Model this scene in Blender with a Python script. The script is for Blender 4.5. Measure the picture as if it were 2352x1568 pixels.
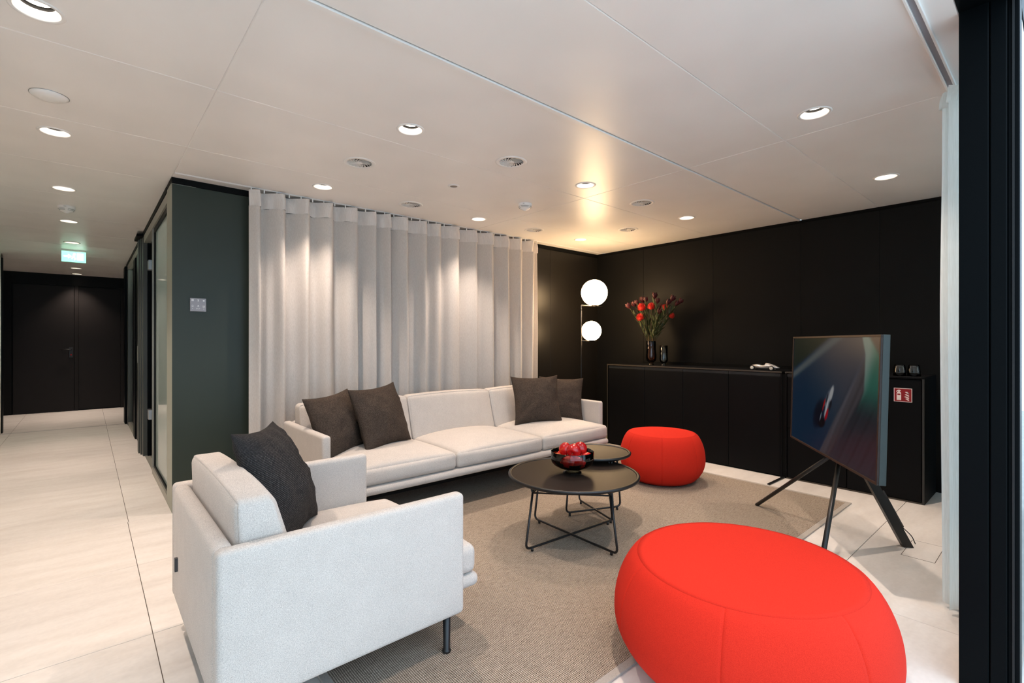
import bpy, bmesh, math, random
from mathutils import Vector, Matrix, noise, Euler
PI = math.pi
random.seed(7)
S = bpy.context.scene
for o in list(bpy.data.objects): bpy.data.objects.remove(o)
COL = S.collection

# ------------------------------------------------------------------ camera
HC = 1.17            # eye height
H = 2.29             # ceiling height
cam = bpy.data.cameras.new('camera'); cam.sensor_width = 36.0
cam.lens = 1119.0 / 2352.0 * 36.0
cam.clip_start = 0.02; cam.clip_end = 200
cob = bpy.data.objects.new('camera', cam); COL.objects.link(cob)
cob.location = (0, 0, HC)
cob.rotation_euler = (PI/2, 0, -math.radians(41.12))
S.camera = cob

# ------------------------------------------------------------------ world, exposure
w = bpy.data.worlds.new('overcast_sky'); S.world = w; w.use_nodes = True
wn = w.node_tree.nodes; bgn = wn['Background']
bgn.inputs['Color'].default_value = (0.60, 0.80, 1.0, 1)
bgn.inputs['Strength'].default_value = 2.9
S.cycles.max_bounces = 6; S.cycles.diffuse_bounces = 4; S.cycles.glossy_bounces = 3; S.cycles.transmission_bounces = 4; S.cycles.transparent_max_bounces = 10
S.cycles.use_light_tree = False
S.cycles.caustics_reflective = False; S.cycles.caustics_refractive = False
S.view_settings.view_transform = 'Standard'
S.view_settings.look = 'None'
S.view_settings.gamma = 1.0
S.view_settings.use_curve_mapping = False
S.view_settings.exposure = 0.28
DOWN_W = 92.0                      # one downlight
DOWN_C = (1.0, 0.82, 0.70)
GLOBE_E = 26.0

# ------------------------------------------------------------------ materials
def lin(r, g, b):
    f = lambda c: (c/255.0/12.92) if c/255.0 <= 0.04045 else ((c/255.0+0.055)/1.055)**2.4
    return (f(r), f(g), f(b), 1)
class NT:
    def __init__(s, name):
        s.m = bpy.data.materials.new(name); s.m.use_nodes = True
        s.t = s.m.node_tree; s.p = s.t.nodes['Principled BSDF']; s.out = s.t.nodes['Material Output']
    def n(s, typ, **kw):
        nd = s.t.nodes.new(typ)
        for k, v in kw.items():
            if k in nd.inputs: nd.inputs[k].default_value = v
            else: setattr(nd, k, v)
        return nd
    def l(s, a, b): s.t.links.new(a, b)
    def coords(s, scale=(1,1,1), rot=(0,0,0), kind='Object'):
        tc = s.n('ShaderNodeTexCoord'); mp = s.n('ShaderNodeMapping')
        mp.inputs['Scale'].default_value = scale; mp.inputs['Rotation'].default_value = rot
        s.l(tc.outputs[kind], mp.inputs['Vector']); return mp.outputs['Vector']
    def noise(s, vec, scale=5, detail=3, rough=0.5):
        nd = s.n('ShaderNodeTexNoise'); nd.inputs['Scale'].default_value = scale
        nd.inputs['Detail'].default_value = detail; nd.inputs['Roughness'].default_value = rough
        s.l(vec, nd.inputs['Vector']); return nd.outputs['Fac']
    def ramp(s, fac, stops):
        r = s.n('ShaderNodeValToRGB'); e = r.color_ramp.elements
        e[0].position, e[0].color = stops[0][0], stops[0][1]
        e[1].position, e[1].color = stops[-1][0], stops[-1][1]
        for p, c in stops[1:-1]:
            x = e.new(p); x.color = c
        s.l(fac, r.inputs['Fac']); return r.outputs['Color']
    def bump(s, h, strength=0.2, dist=0.002):
        b = s.n('ShaderNodeBump'); b.inputs['Strength'].default_value = strength
        b.inputs['Distance'].default_value = dist
        s.l(h, b.inputs['Height']); s.l(b.outputs['Normal'], s.p.inputs['Normal'])
    def set(s, **kw):
        for k, v in kw.items(): s.p.inputs[k.replace('_', ' ')].default_value = v
        return s
def sc(c, k): return (min(1, c[0]*k), min(1, c[1]*k), min(1, c[2]*k), 1)
def plain(name, col, rough=0.5, metal=0.0, spec=0.5, var=0.0, vscale=8):
    q = NT(name); q.set(Base_Color=col, Roughness=rough, Metallic=metal)
    q.p.inputs['Specular IOR Level'].default_value = spec
    if var > 0:
        f = q.noise(q.coords(), vscale, 2)
        q.l(q.ramp(f, [(0.3, sc(col, 1-var)), (0.7, sc(col, 1+var))]), q.p.inputs['Base Color'])
    return q.m
def fabric(name, col, dark=0.75, scale=260, bump=0.35, streak=0.12):
    q = NT(name); q.set(Roughness=0.95)
    q.p.inputs['Specular IOR Level'].default_value = 0.15
    q.p.inputs['Sheen Weight'].default_value = 0.15
    v1 = q.coords((1, 1, 3.2)); v2 = q.coords((3.2, 3.2, 1)); v3 = q.coords()
    a = q.noise(v1, scale, 1); b = q.noise(v2, scale, 1); c = q.noise(v3, 14, 1)
    ad = q.n('ShaderNodeMath', operation='ADD'); q.l(a, ad.inputs[0]); q.l(b, ad.inputs[1])
    hf = q.n('ShaderNodeMath', operation='MULTIPLY'); hf.inputs[1].default_value = 0.5; q.l(ad.outputs[0], hf.inputs[0])
    col1 = q.ramp(hf.outputs[0], [(0.36, sc(col, dark)), (0.62, sc(col, 1+(1-dark)*0.5))])
    mx = q.n('ShaderNodeMix', data_type='RGBA', blend_type='MULTIPLY'); mx.inputs[0].default_value = 1
    q.l(col1, mx.inputs[6]); q.l(q.ramp(c, [(0.3, (1-streak,)*3+(1,)), (0.7, (1, 1, 1, 1))]), mx.inputs[7])
    q.l(mx.outputs[2], q.p.inputs['Base Color'])
    q.bump(hf.outputs[0], bump, 0.002)
    return q.m
def emit(name, col, strength):
    q = NT(name); q.set(Base_Color=(0.8, 0.8, 0.8, 1))
    q.p.inputs['Emission Color'].default_value = col; q.p.inputs['Emission Strength'].default_value = strength
    return q.m
def pane(name, tint, ior=1.5, refl=1.0):
    q = NT(name); t = q.t
    tr = q.n('ShaderNodeBsdfTransparent'); tr.inputs['Color'].default_value = tint
    gl = q.n('ShaderNodeBsdfGlossy'); gl.inputs['Roughness'].default_value = 0.0
    fr = q.n('ShaderNodeFresnel'); fr.inputs['IOR'].default_value = ior
    mx = q.n('ShaderNodeMixShader'); q.l(fr.outputs[0], mx.inputs[0])
    q.l(tr.outputs[0], mx.inputs[1]); q.l(gl.outputs[0], mx.inputs[2]); q.l(mx.outputs[0], q.out.inputs['Surface'])
    return q.m
def glass(name, col, rough=0.0, ior=1.45):
    q = NT(name); q.set(Base_Color=col, Roughness=rough, IOR=ior)
    q.p.inputs['Transmission Weight'].default_value = 1.0
    return q.m

M = {}
# ceiling: white powder coated metal
q = NT('ceiling_metal'); q.set(Base_Color=lin(226, 222, 216), Roughness=0.36)
q.p.inputs['Specular IOR Level'].default_value = 0.55
v = q.coords()
q.l(q.ramp(q.noise(v, 3, 1), [(0.3, lin(238, 235, 231)), (0.7, lin(243, 240, 236))]), q.p.inputs['Base Color'])
M['ceil'] = q.m
M['ceil_edge'] = plain('panel_joint_white', lin(240, 238, 234), 0.4)
M['void'] = plain('shadow_gap_black', lin(14, 14, 14), 0.8)
M['white'] = plain('white_plastic', lin(236, 234, 230), 0.4)
M['reflector'] = plain('white_reflector', lin(248, 246, 242), 0.5)
M['steel'] = plain('brushed_steel', lin(170, 172, 172), 0.32, 1.0)
M['lightgrey'] = plain('light_grey_panel', lin(146, 146, 152), 0.45)
# floor tiles
q = NT('stone_tile'); q.set(Roughness=0.42)
v = q.coords((1.0, 4, 1)); v2 = q.coords((1, 1, 1))
a = q.noise(v, 2.2, 4, 0.6); b = q.noise(v2, 60, 1)
c1 = q.ramp(a, [(0.28, lin(208, 201, 193)), (0.5, lin(219, 213, 206)), (0.75, lin(227, 222, 216))])
mx = q.n('ShaderNodeMix', data_type='RGBA', blend_type='MULTIPLY'); mx.inputs[0].default_value = 1
q.l(c1, mx.inputs[6]); q.l(q.ramp(b, [(0.3, (.95, .95, .95, 1)), (0.7, (1, 1, 1, 1))]), mx.inputs[7])
q.l(mx.outputs[2], q.p.inputs['Base Color'])
M['tile'] = q.m
M['grout'] = plain('dark_grout', lin(88, 80, 72), 0.9)
M['terrace'] = plain('terrace_paving', lin(196, 190, 182), 0.8, var=0.08)
# dark wall claddings
q = NT('green_grey_wall'); q.set(Base_Color=lin(58, 62, 55), Roughness=0.45)
q.p.inputs['Specular IOR Level'].default_value = 0.3
q.l(q.ramp(q.noise(q.coords(), 2, 2), [(0.3, lin(37, 45, 36)), (0.7, lin(42, 50, 41))]), q.p.inputs['Base Color'])
M['green'] = q.m
q = NT('black_wall_panel'); q.set(Base_Color=lin(24, 24, 24), Roughness=0.5)
q.p.inputs['Specular IOR Level'].default_value = 0.14
q.l(q.ramp(q.noise(q.coords(), 2, 2), [(0.3, lin(13, 13, 13)), (0.7, lin(16, 16, 15))]), q.p.inputs['Base Color'])
M['black_wall'] = q.m
q = NT('satin_black_wall_panel'); q.set(Base_Color=lin(22, 20, 18), Roughness=0.38)
q.p.inputs['Specular IOR Level'].default_value = 0.30
q.l(q.ramp(q.noise(q.coords(), 2, 2), [(0.3, lin(20, 18, 16)), (0.7, lin(24, 22, 19))]), q.p.inputs['Base Color'])
M['satin_wall'] = q.m
M['black_trim'] = plain('black_trim', lin(7, 8, 8), 0.6, spec=0.1)
M['cabinet'] = plain('black_cabinet', lin(9, 10, 12), 0.55, spec=0.12, var=0.06)
M['cab_edge'] = plain('cabinet_edge', lin(58, 53, 46), 0.45)
M['dark_door'] = plain('dark_door', lin(26, 23, 22), 0.5, spec=0.2, var=0.05)
M['frame_green'] = plain('green_grey_frame', lin(62, 66, 60), 0.4, var=0.03)
M['pillar'] = plain('pale_green_grey_pillar', lin(150, 153, 140), 0.5)
M['frame_dark'] = plain('anthracite_frame', lin(5, 8, 10), 0.45, spec=0.06)
M['frame_light'] = plain('brushed_rail', lin(150, 148, 138), 0.4, 0.3)
M['plaster'] = plain('cream_wall', lin(222, 216, 206), 0.7)
M['teal_wall'] = plain('pale_teal_wall', lin(176, 196, 190), 0.7)
M['pane'] = pane('clear_pane', (0.95, 0.985, 0.975, 1))
q = NT('frosted_film_pane'); q.set(Roughness=0.04, Base_Color=lin(196, 214, 208)); q.p.inputs['IOR'].default_value = 1.5
tl = q.n('ShaderNodeBsdfTranslucent'); tl.inputs['Color'].default_value = lin(206, 222, 217)
m1 = q.n('ShaderNodeMixShader'); m1.inputs[0].default_value = 0.35
df = q.n('ShaderNodeBsdfDiffuse'); df.inputs['Color'].default_value = lin(206, 222, 216)
q.l(df.outputs[0], m1.inputs[1]); q.l(tl.outputs[0], m1.inputs[2])
gl = q.n('ShaderNodeBsdfGlossy'); gl.inputs['Roughness'].default_value = 0.01
fr = q.n('ShaderNodeFresnel'); fr.inputs['IOR'].default_value = 1.4
m2 = q.n('ShaderNodeMixShader'); q.l(fr.outputs[0], m2.inputs[0]); q.l(m1.outputs[0], m2.inputs[1]); q.l(gl.outputs[0], m2.inputs[2])
q.l(m2.outputs[0], q.out.inputs['Surface'])
M['pane_film'] = q.m
M['pane_dark'] = pane('tinted_pane', (0.35, 0.45, 0.48, 1))
# textiles
M['sofa'] = fabric('oatmeal_upholstery', lin(199, 191, 183), 0.70, 320, 0.5, 0.05)
def weave(name, c1, c2, dark, bw, rh, bump):
    q = NT(name); q.set(Roughness=1.0); q.p.inputs['Specular IOR Level'].default_value = 0.12
    v = q.coords(kind='UV'); w_ = q.n('ShaderNodeTexNoise'); w_.inputs['Scale'].default_value = 9; q.l(v, w_.inputs['Vector'])
    ad = q.n('ShaderNodeVectorMath', operation='MULTIPLY_ADD'); q.l(w_.outputs['Color'], ad.inputs[0]); ad.inputs[1].default_value = (0.004, 0.004, 0); q.l(v, ad.inputs[2])
    br = q.n('ShaderNodeTexBrick'); br.offset = 0.5; q.l(ad.outputs[0], br.inputs['Vector'])
    br.inputs['Color1'].default_value = c1; br.inputs['Color2'].default_value = c2; br.inputs['Mortar'].default_value = dark
    br.inputs['Scale'].default_value = 1.0; br.inputs['Mortar Size'].default_value = rh*0.24; br.inputs['Mortar Smooth'].default_value = 0.6
    br.inputs['Brick Width'].default_value = bw; br.inputs['Row Height'].default_value = rh
    st = q.noise(q.coords((4, 60, 1), kind='UV'), 3.0, 3, 0.6); s2 = q.noise(q.coords((60, 4, 1), kind='UV'), 3.0, 3, 0.6)
    m_ = q.n('ShaderNodeMath', operation='ADD'); q.l(st, m_.inputs[0]); q.l(s2, m_.inputs[1])
    mx = q.n('ShaderNodeMix', data_type='RGBA', blend_type='MULTIPLY'); mx.inputs[0].default_value = 1
    q.l(br.outputs['Color'], mx.inputs[6]); q.l(q.ramp(m_.outputs[0], [(0.35, (.55, .55, .55, 1)), (0.62, (1.0, 1.0, 1.0, 1))]), mx.inputs[7])
    q.l(mx.outputs[2], q.p.inputs['Base Color'])
    iv = q.n('ShaderNodeMath', operation='SUBTRACT'); iv.inputs[0].default_value = 1.0; q.l(br.outputs['Fac'], iv.inputs[1])
    q.bump(iv.outputs[0], bump, 0.0015); return q.m
M['cushion'] = weave('charcoal_weave', lin(108, 94, 83), lin(78, 67, 59), lin(28, 24, 21), 0.0052, 0.0032, 0.7)
M['cushion2'] = weave('dark_slate_weave', lin(82, 78, 76), lin(62, 59, 58), lin(24, 23, 24), 0.0072, 0.0050, 0.8)
q = NT('linen_sheer')
v = q.coords((1, 1, 0.12)); v2 = q.coords((0.3, 1, 3))
a = q.noise(v, 420, 2); b = q.noise(v2, 260, 2)
ad = q.n('ShaderNodeMath', operation='ADD'); q.l(a, ad.inputs[0]); q.l(b, ad.inputs[1])
hf = q.n('ShaderNodeMath', operation='MULTIPLY'); hf.inputs[1].default_value = 0.5; q.l(ad.outputs[0], hf.inputs[0])
q.l(q.ramp(hf.outputs[0], [(0.35, lin(202, 194, 186)), (0.65, lin(227, 220, 213))]), q.p.inputs['Base Color'])
q.set(Roughness=0.95); q.p.inputs['Specular IOR Level'].default_value = 0.1
tl = q.n('ShaderNodeBsdfTranslucent'); tl.inputs['Color'].default_value = lin(220, 212, 203)
m1 = q.n('ShaderNodeMixShader'); m1.inputs[0].default_value = 0.22
q.l(q.p.outputs[0], m1.inputs[1]); q.l(tl.outputs[0], m1.inputs[2])
q.l(m1.outputs[0], q.out.inputs['Surface'])
M['linen'] = q.m
q = NT('linen_doubled'); q.set(Roughness=0.95); q.p.inputs['Specular IOR Level'].default_value = 0.1
q.l(q.ramp(q.noise(q.coords((1, 1, 0.08)), 260, 2), [(0.3, lin(226, 218, 211)), (0.7, lin(240, 234, 228))]), q.p.inputs['Base Color'])
tl = q.n('ShaderNodeBsdfTranslucent'); tl.inputs['Color'].default_value = lin(225, 217, 209)
m1 = q.n('ShaderNodeMixShader'); m1.inputs[0].default_value = 0.2
q.l(q.p.outputs[0], m1.inputs[1]); q.l(tl.outputs[0], m1.inputs[2]); q.l(m1.outputs[0], q.out.inputs['Surface'])
M['linen2'] = q.m
q = NT('white_sheer'); q.set(Roughness=0.95, Base_Color=lin(228, 228, 222)); q.p.inputs['Specular IOR Level'].default_value = 0.1
q.l(q.ramp(q.noise(q.coords((1, 1, 0.06)), 260, 2), [(0.3, lin(214, 214, 207)), (0.7, lin(234, 234, 229))]), q.p.inputs['Base Color'])
tl = q.n('ShaderNodeBsdfTranslucent'); tl.inputs['Color'].default_value = lin(228, 230, 226)
m1 = q.n('ShaderNodeMixShader'); m1.inputs[0].default_value = 0.45
q.l(q.p.outputs[0], m1.inputs[1]); q.l(tl.outputs[0], m1.inputs[2]); q.l(m1.outputs[0], q.out.inputs['Surface'])
M['sheer'] = q.m
# rug: coarse flat weave
q = NT('woven_rug'); q.set(Roughness=1.0); q.p.inputs['Specular IOR Level'].default_value = 0.1
v = q.coords()
wn_ = q.n('ShaderNodeTexNoise'); wn_.inputs['Scale'].default_value = 22; wn_.inputs['Detail'].default_value = 2; q.l(v, wn_.inputs['Vector'])
wa = q.n('ShaderNodeVectorMath', operation='MULTIPLY_ADD'); q.l(wn_.outputs['Color'], wa.inputs[0]); wa.inputs[1].default_value = (0.006, 0.006, 0); q.l(v, wa.inputs[2])
sx_ = q.n('ShaderNodeSeparateXYZ'); q.l(wa.outputs[0], sx_.inputs[0])
def osc(out, period):
    m_ = q.n('ShaderNodeMath', operation='MULTIPLY'); m_.inputs[1].default_value = 2*PI/period; q.l(out, m_.inputs[0])
    s_ = q.n('ShaderNodeMath', operation='SINE'); q.l(m_.outputs[0], s_.inputs[0]); return s_.outputs[0]
pr = q.n('ShaderNodeMath', operation='MULTIPLY'); q.l(osc(sx_.outputs['X'], 0.0150), pr.inputs[0]); q.l(osc(sx_.outputs['Y'], 0.0100), pr.inputs[1])
ab = q.n('ShaderNodeMath', operation='ABSOLUTE'); q.l(pr.outputs[0], ab.inputs[0])       # open holes between crossing strands
strand = q.ramp(ab.outputs[0], [(0.30, lin(206, 191, 173)), (0.50, lin(142, 127, 112)), (0.74, lin(48, 40, 34))])
st = q.noise(q.coords((9, 95, 1)), 2.4, 5, 0.8); s2 = q.noise(q.coords((120, 40, 1)), 2.2, 3, 0.7)
mm_ = q.n('ShaderNodeMath', operation='MULTIPLY_ADD'); q.l(s2, mm_.inputs[0]); mm_.inputs[1].default_value = 0.45
mm2 = q.n('ShaderNodeMath', operation='MULTIPLY'); mm2.inputs[1].default_value = 0.55; q.l(st, mm2.inputs[0]); q.l(mm2.outputs[0], mm_.inputs[2])
mx = q.n('ShaderNodeMix', data_type='RGBA', blend_type='MULTIPLY'); mx.inputs[0].default_value = 1
q.l(strand, mx.inputs[6]); q.l(q.ramp(mm_.outputs[0], [(0.38, (.38, .35, .32, 1)), (0.50, (.80, .78, .76, 1)), (0.60, (1.0, 1.0, 1.0, 1))]), mx.inputs[7])
q.l(mx.outputs[2], q.p.inputs['Base Color'])
iv = q.n('ShaderNodeMath', operation='SUBTRACT'); iv.inputs[0].default_value = 1.0; q.l(ab.outputs[0], iv.inputs[1])
q.bump(iv.outputs[0], 0.7, 0.002)
M['rug'] = q.m
M['rug_border'] = fabric('rug_binding', lin(168, 160, 150), 0.85, 300, 0.3, 0.05)
q = NT('red_wool_felt'); q.set(Roughness=0.9); q.p.inputs['Specular IOR Level'].default_value = 0.15
a = q.noise(q.coords(), 420, 3)
q.l(q.ramp(a, [(0.3, (0.50, 0.017, 0.008, 1)), (0.7, (0.61, 0.027, 0.012, 1))]), q.p.inputs['Base Color'])
q.bump(a, 0.25, 0.001)
M['red'] = q.m
M['black_metal'] = plain('black_metal', lin(14, 14, 15), 0.42, 0.0, 0.5)
M['table'] = plain('dark_brown_tabletop', lin(36, 29, 25), 0.45, 0.0, 0.16)
M['bronze'] = plain('dark_bronze', lin(22, 17, 13), 0.4, 0.3)
M['opal'] = emit('opal_glass_lit', (1.0, 0.66, 0.34, 1), GLOBE_E)
M['lens'] = emit('downlight_lens', (1.0, 0.86, 0.70, 1), 12.0)
for k_ in ('lens',): M[k_].cycles.emission_sampling = 'NONE'
M['smoke'] = pane('smoked_glass', (0.76, 0.65, 0.58, 1))
M['clear'] = pane('clear_glass', (0.95, 0.97, 0.98, 1))
M['clear_grey'] = pane('grey_glass', (0.82, 0.88, 0.90, 1))
M['amber'] = pane('amber_glass', (0.72, 0.50, 0.38, 1))
M['silver'] = plain('satin_silver', lin(205, 200, 194), 0.35, 0.75)
M['rubber'] = plain('black_rubber', lin(16, 16, 16), 0.7)
M['cream'] = plain('cream_rim', lin(226, 220, 206), 0.5)
M['sign_red'] = plain('sign_red', lin(140, 8, 16), 0.6)
M['sign_white'] = plain('sign_white', lin(240, 226, 222), 0.6)
M['walnut'] = plain('walnut_bezel', lin(44, 26, 18), 0.5, var=0.2, vscale=40)
M['tv_side'] = plain('tv_side_metal', lin(62, 70, 69), 0.45, 0.2)
M['ctl_mark'] = plain('white_print', lin(245, 245, 245), 0.5)
M['icon'] = plain('grey_mark', lin(60, 60, 62), 0.6)
M['exit_green'] = emit('exit_sign_green', (0.22, 1.0, 0.60, 1), 1.3)
M['exit_white'] = emit('exit_sign_white', (0.75, 1.0, 0.88, 1), 3.0)
M['exit_white'].cycles.emission_sampling = 'NONE'
q = NT('apple_skin'); q.set(Roughness=0.22)
inf = q.n('ShaderNodeObjectInfo')
vs = q.coords((16, 16, 2.5)); a = q.noise(vs, 3.0, 4, 0.6); b = q.noise(q.coords(), 14, 2)
ad = q.n('ShaderNodeMath', operation='ADD'); q.l(a, ad.inputs[0]); q.l(b, ad.inputs[1])
sb = q.n('ShaderNodeMath', operation='MULTIPLY_ADD'); q.l(ad.outputs[0], sb.inputs[0]); sb.inputs[1].default_value = 0.5
rm = q.n('ShaderNodeMath', operation='MULTIPLY_ADD'); q.l(inf.outputs['Random'], rm.inputs[0]); rm.inputs[1].default_value = 0.34; rm.inputs[2].default_value = -0.17
q.l(rm.outputs[0], sb.inputs[2])
q.l(q.ramp(sb.outputs[0], [(0.30, lin(150, 12, 18)), (0.50, lin(186, 24, 22)), (0.62, lin(205, 70, 30)), (0.80, lin(206, 150, 60))]), q.p.inputs['Base Color'])
M['apple'] = q.m
M['stem_brown'] = plain('apple_stem', lin(78, 58, 30), 0.8)
M['leaf'] = plain('leaf_green', lin(56, 68, 30), 0.55, var=0.3, vscale=30)
M['stem_green'] = plain('stem_green', lin(82, 66, 34), 0.7, var=0.2, vscale=30)
M['protea'] = plain('pincushion_red', lin(212, 40, 22), 0.6, var=0.25, vscale=60)
M['bud'] = plain('burgundy_bud', lin(78, 20, 22), 0.55, var=0.3, vscale=40)

# ------------------------------------------------------------------ helpers
def tag(o, label=None, cat=None, group=None, kind=None):
    if label: o['label'] = label
    if cat: o['category'] = cat
    if group: o['group'] = group
    if kind: o['kind'] = kind
    return o
def link(name, me, mat=None, parent=None, smooth=False):
    if mat is not None:
        me.materials.clear(); me.materials.append(M[mat] if isinstance(mat, str) else mat)
    if smooth:
        for p in me.polygons: p.use_smooth = True
    o = bpy.data.objects.new(name, me); COL.objects.link(o)
    if parent is not None: o.parent = parent
    return o
def empty(name, loc=(0,0,0), rz=0.0, label=None, cat=None, group=None, kind=None, parent=None):
    o = bpy.data.objects.new(name, None); COL.objects.link(o)
    o.location = loc; o.rotation_euler = (0, 0, rz); o.empty_display_size = 0.05
    if parent is not None: o.parent = parent
    return tag(o, label, cat, group, kind)
def mesh_of(bm, name='m'):
    me = bpy.data.meshes.new(name); bm.to_mesh(me); bm.free(); return me
def pyd(verts, faces, name='m'):
    me = bpy.data.meshes.new(name); me.from_pydata(verts, [], faces); me.update(); return me
def addbox(bm, x0, x1, y0, y1, z0, z1, bev=0.0, seg=2):
    r = bmesh.ops.create_cube(bm, size=1.0)
    vs = r['verts']
    bmesh.ops.scale(bm, vec=(x1-x0, y1-y0, z1-z0), verts=vs)
    bmesh.ops.translate(bm, vec=((x0+x1)/2, (y0+y1)/2, (z0+z1)/2), verts=vs)
    if bev > 0:
        es = list({e for v in vs for e in v.link_edges})
        bmesh.ops.bevel(bm, geom=es, offset=bev, segments=seg, affect='EDGES', profile=0.5)
def boxo(name, x0, x1, y0, y1, z0, z1, mat, parent=None, bev=0.0, seg=2):
    """a box centred on its own origin so that parts keep sensible local frames"""
    bm = bmesh.new(); hx, hy, hz = (x1-x0)/2, (y1-y0)/2, (z1-z0)/2
    addbox(bm, -hx, hx, -hy, hy, -hz, hz, bev, seg)
    o = link(name, mesh_of(bm, name), mat, parent, smooth=False)
    o.location = ((x0+x1)/2, (y0+y1)/2, (z0+z1)/2)
    return o
def tube_me(paths, r, seg=10, closed=False, taper=None):
    """round bar along polylines"""
    V, Fc = [], []
    for path in paths:
        pts = [Vector(p) for p in path]; n = len(pts); base = len(V)
        prev = None
        for i, p in enumerate(pts):
            if closed: t = (pts[(i+1) % n] - pts[i-1]).normalized()
            else:
                t = (pts[min(i+1, n-1)] - pts[max(i-1, 0)]).normalized()
            if prev is None:
                a = Vector((0, 0, 1)) if abs(t.z) < 0.9 else Vector((1, 0, 0))
                u = t.cross(a).normalized()
            else:
                u = (prev - t*prev.dot(t)).normalized()
            prev = u; vv = t.cross(u)
            rr = r if taper is None else r*taper(i/(n-1))
            for k in range(seg):
                an = 2*PI*k/seg
                V.append(tuple(p + u*math.cos(an)*rr + vv*math.sin(an)*rr))
        m = n if closed else n-1
        for i in range(m):
            for k in range(seg):
                a0 = base + i*seg + k; a1 = base + i*seg + (k+1) % seg
                b0 = base + ((i+1) % n)*seg + k; b1 = base + ((i+1) % n)*seg + (k+1) % seg
                Fc.append((a0, a1, b1, b0))
        if not closed:
            Fc.append(tuple(base + k for k in range(seg))[::-1])
            Fc.append(tuple(base + (n-1)*seg + k for k in range(seg)))
    return pyd(V, Fc)
def fillet(pts, r, seg=5):
    """round the corners of a polyline"""
    P = [Vector(p) for p in pts]; out = [P[0]]
    for i in range(1, len(P)-1):
        a, b, c = P[i-1], P[i], P[i+1]
        d1 = (a-b); d2 = (c-b); l = min(r, d1.length*0.45, d2.length*0.45)
        s, e = b + d1.normalized()*l, b + d2.normalized()*l
        for k in range(seg+1):
            t = k/seg; out.append((1-t)**2*s + 2*t*(1-t)*b + t*t*e)
    out.append(P[-1]); return out
def lathe(profile, seg=48, a0=0.0, a1=2*PI):
    V, Fc = [], []; n = len(profile); full = abs(a1-a0-2*PI) < 1e-6
    m = seg if full else seg+1
    for j in range(m):
        an = a0 + (a1-a0)*j/seg; c, s = math.cos(an), math.sin(an)
        for (r, z) in profile: V.append((r*c, r*s, z))
    for j in range(seg):
        j2 = (j+1) % m
        for i in range(n-1):
            Fc.append((j*n+i, j2*n+i, j2*n+i+1, j*n+i+1))
    me = pyd(V, Fc)
    bm = bmesh.new(); bm.from_mesh(me); bmesh.ops.remove_doubles(bm, verts=bm.verts, dist=1e-6)
    bmesh.ops.recalc_face_normals(bm, faces=bm.faces); bm.to_mesh(me); bm.free(); return me
def rbox(sx, sy, sz, r, n=10, ce=4, shape=None):
    """rounded, subdivided box (soft upholstery); shape(x,y,z in -1..1, p) may move a vertex"""
    def coords(s):
        inner = s - r
        c = [-(inner + r*math.sin(PI/2*k/ce)) for k in range(ce, 0, -1)]
        c += [-inner + 2*inner*k/n for k in range(n+1)]
        c += [inner + r*math.sin(PI/2*k/ce) for k in range(1, ce+1)]
        return c
    hx, hy, hz = sx/2, sy/2, sz/2
    cx, cy, cz = coords(hx), coords(hy), coords(hz)
    V, Fc = [], []
    def face(A, B, fn):
        base = len(V); na, nb = len(A), len(B)
        for a in A:
            for b in B: V.append(fn(a, b))
        for i in range(na-1):
            for j in range(nb-1):
                Fc.append((base+i*nb+j, base+(i+1)*nb+j, base+(i+1)*nb+j+1, base+i*nb+j+1))
    face(cx, cy, lambda a, b: (a, b, hz)); face(cy, cx, lambda a, b: (b, a, -hz))
    face(cy, cz, lambda a, b: (hx, a, b)); face(cz, cy, lambda a, b: (-hx, b, a))
    face(cz, cx, lambda a, b: (b, hy, a)); face(cx, cz, lambda a, b: (a, -hy, b))
    out = []
    for v in V:
        q_ = Vector(v); inn = Vector((max(-hx+r, min(hx-r, v[0])), max(-hy+r, min(hy-r, v[1])), max(-hz+r, min(hz-r, v[2]))))
        d = q_ - inn
        p = inn + d.normalized()*r if d.length > 1e-9 else q_
        if shape: p = shape(v[0]/hx, v[1]/hy, v[2]/hz, p)
        out.append(tuple(p))
    me = pyd(out, Fc); bm = bmesh.new(); bm.from_mesh(me)
    bmesh.ops.remove_doubles(bm, verts=bm.verts, dist=1e-5)
    bmesh.ops.recalc_face_normals(bm, faces=bm.faces); bm.to_mesh(me); bm.free()
    return me
def soft(name, x0, x1, y0, y1, z0, z1, r, mat, parent, n=10, shape=None):
    o = link(name, rbox(x1-x0, y1-y0, z1-z0, r, n, 4, shape), mat, parent, smooth=True)
    o.location = ((x0+x1)/2, (y0+y1)/2, (z0+z1)/2); return o
def prism(poly, z0, z1):
    """extrude a 2D outline (x,y) between z0 and z1"""
    bm = bmesh.new()
    vs = [bm.verts.new((x, y, z0)) for x, y in poly]
    f = bm.faces.new(vs)
    r = bmesh.ops.extrude_face_region(bm, geom=[f])
    up = [e for e in r['geom'] if isinstance(e, bmesh.types.BMVert)]
    bmesh.ops.translate(bm, vec=(0, 0, z1-z0), verts=up)
    bmesh.ops.recalc_face_normals(bm, faces=bm.faces)
    return mesh_of(bm)
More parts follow.
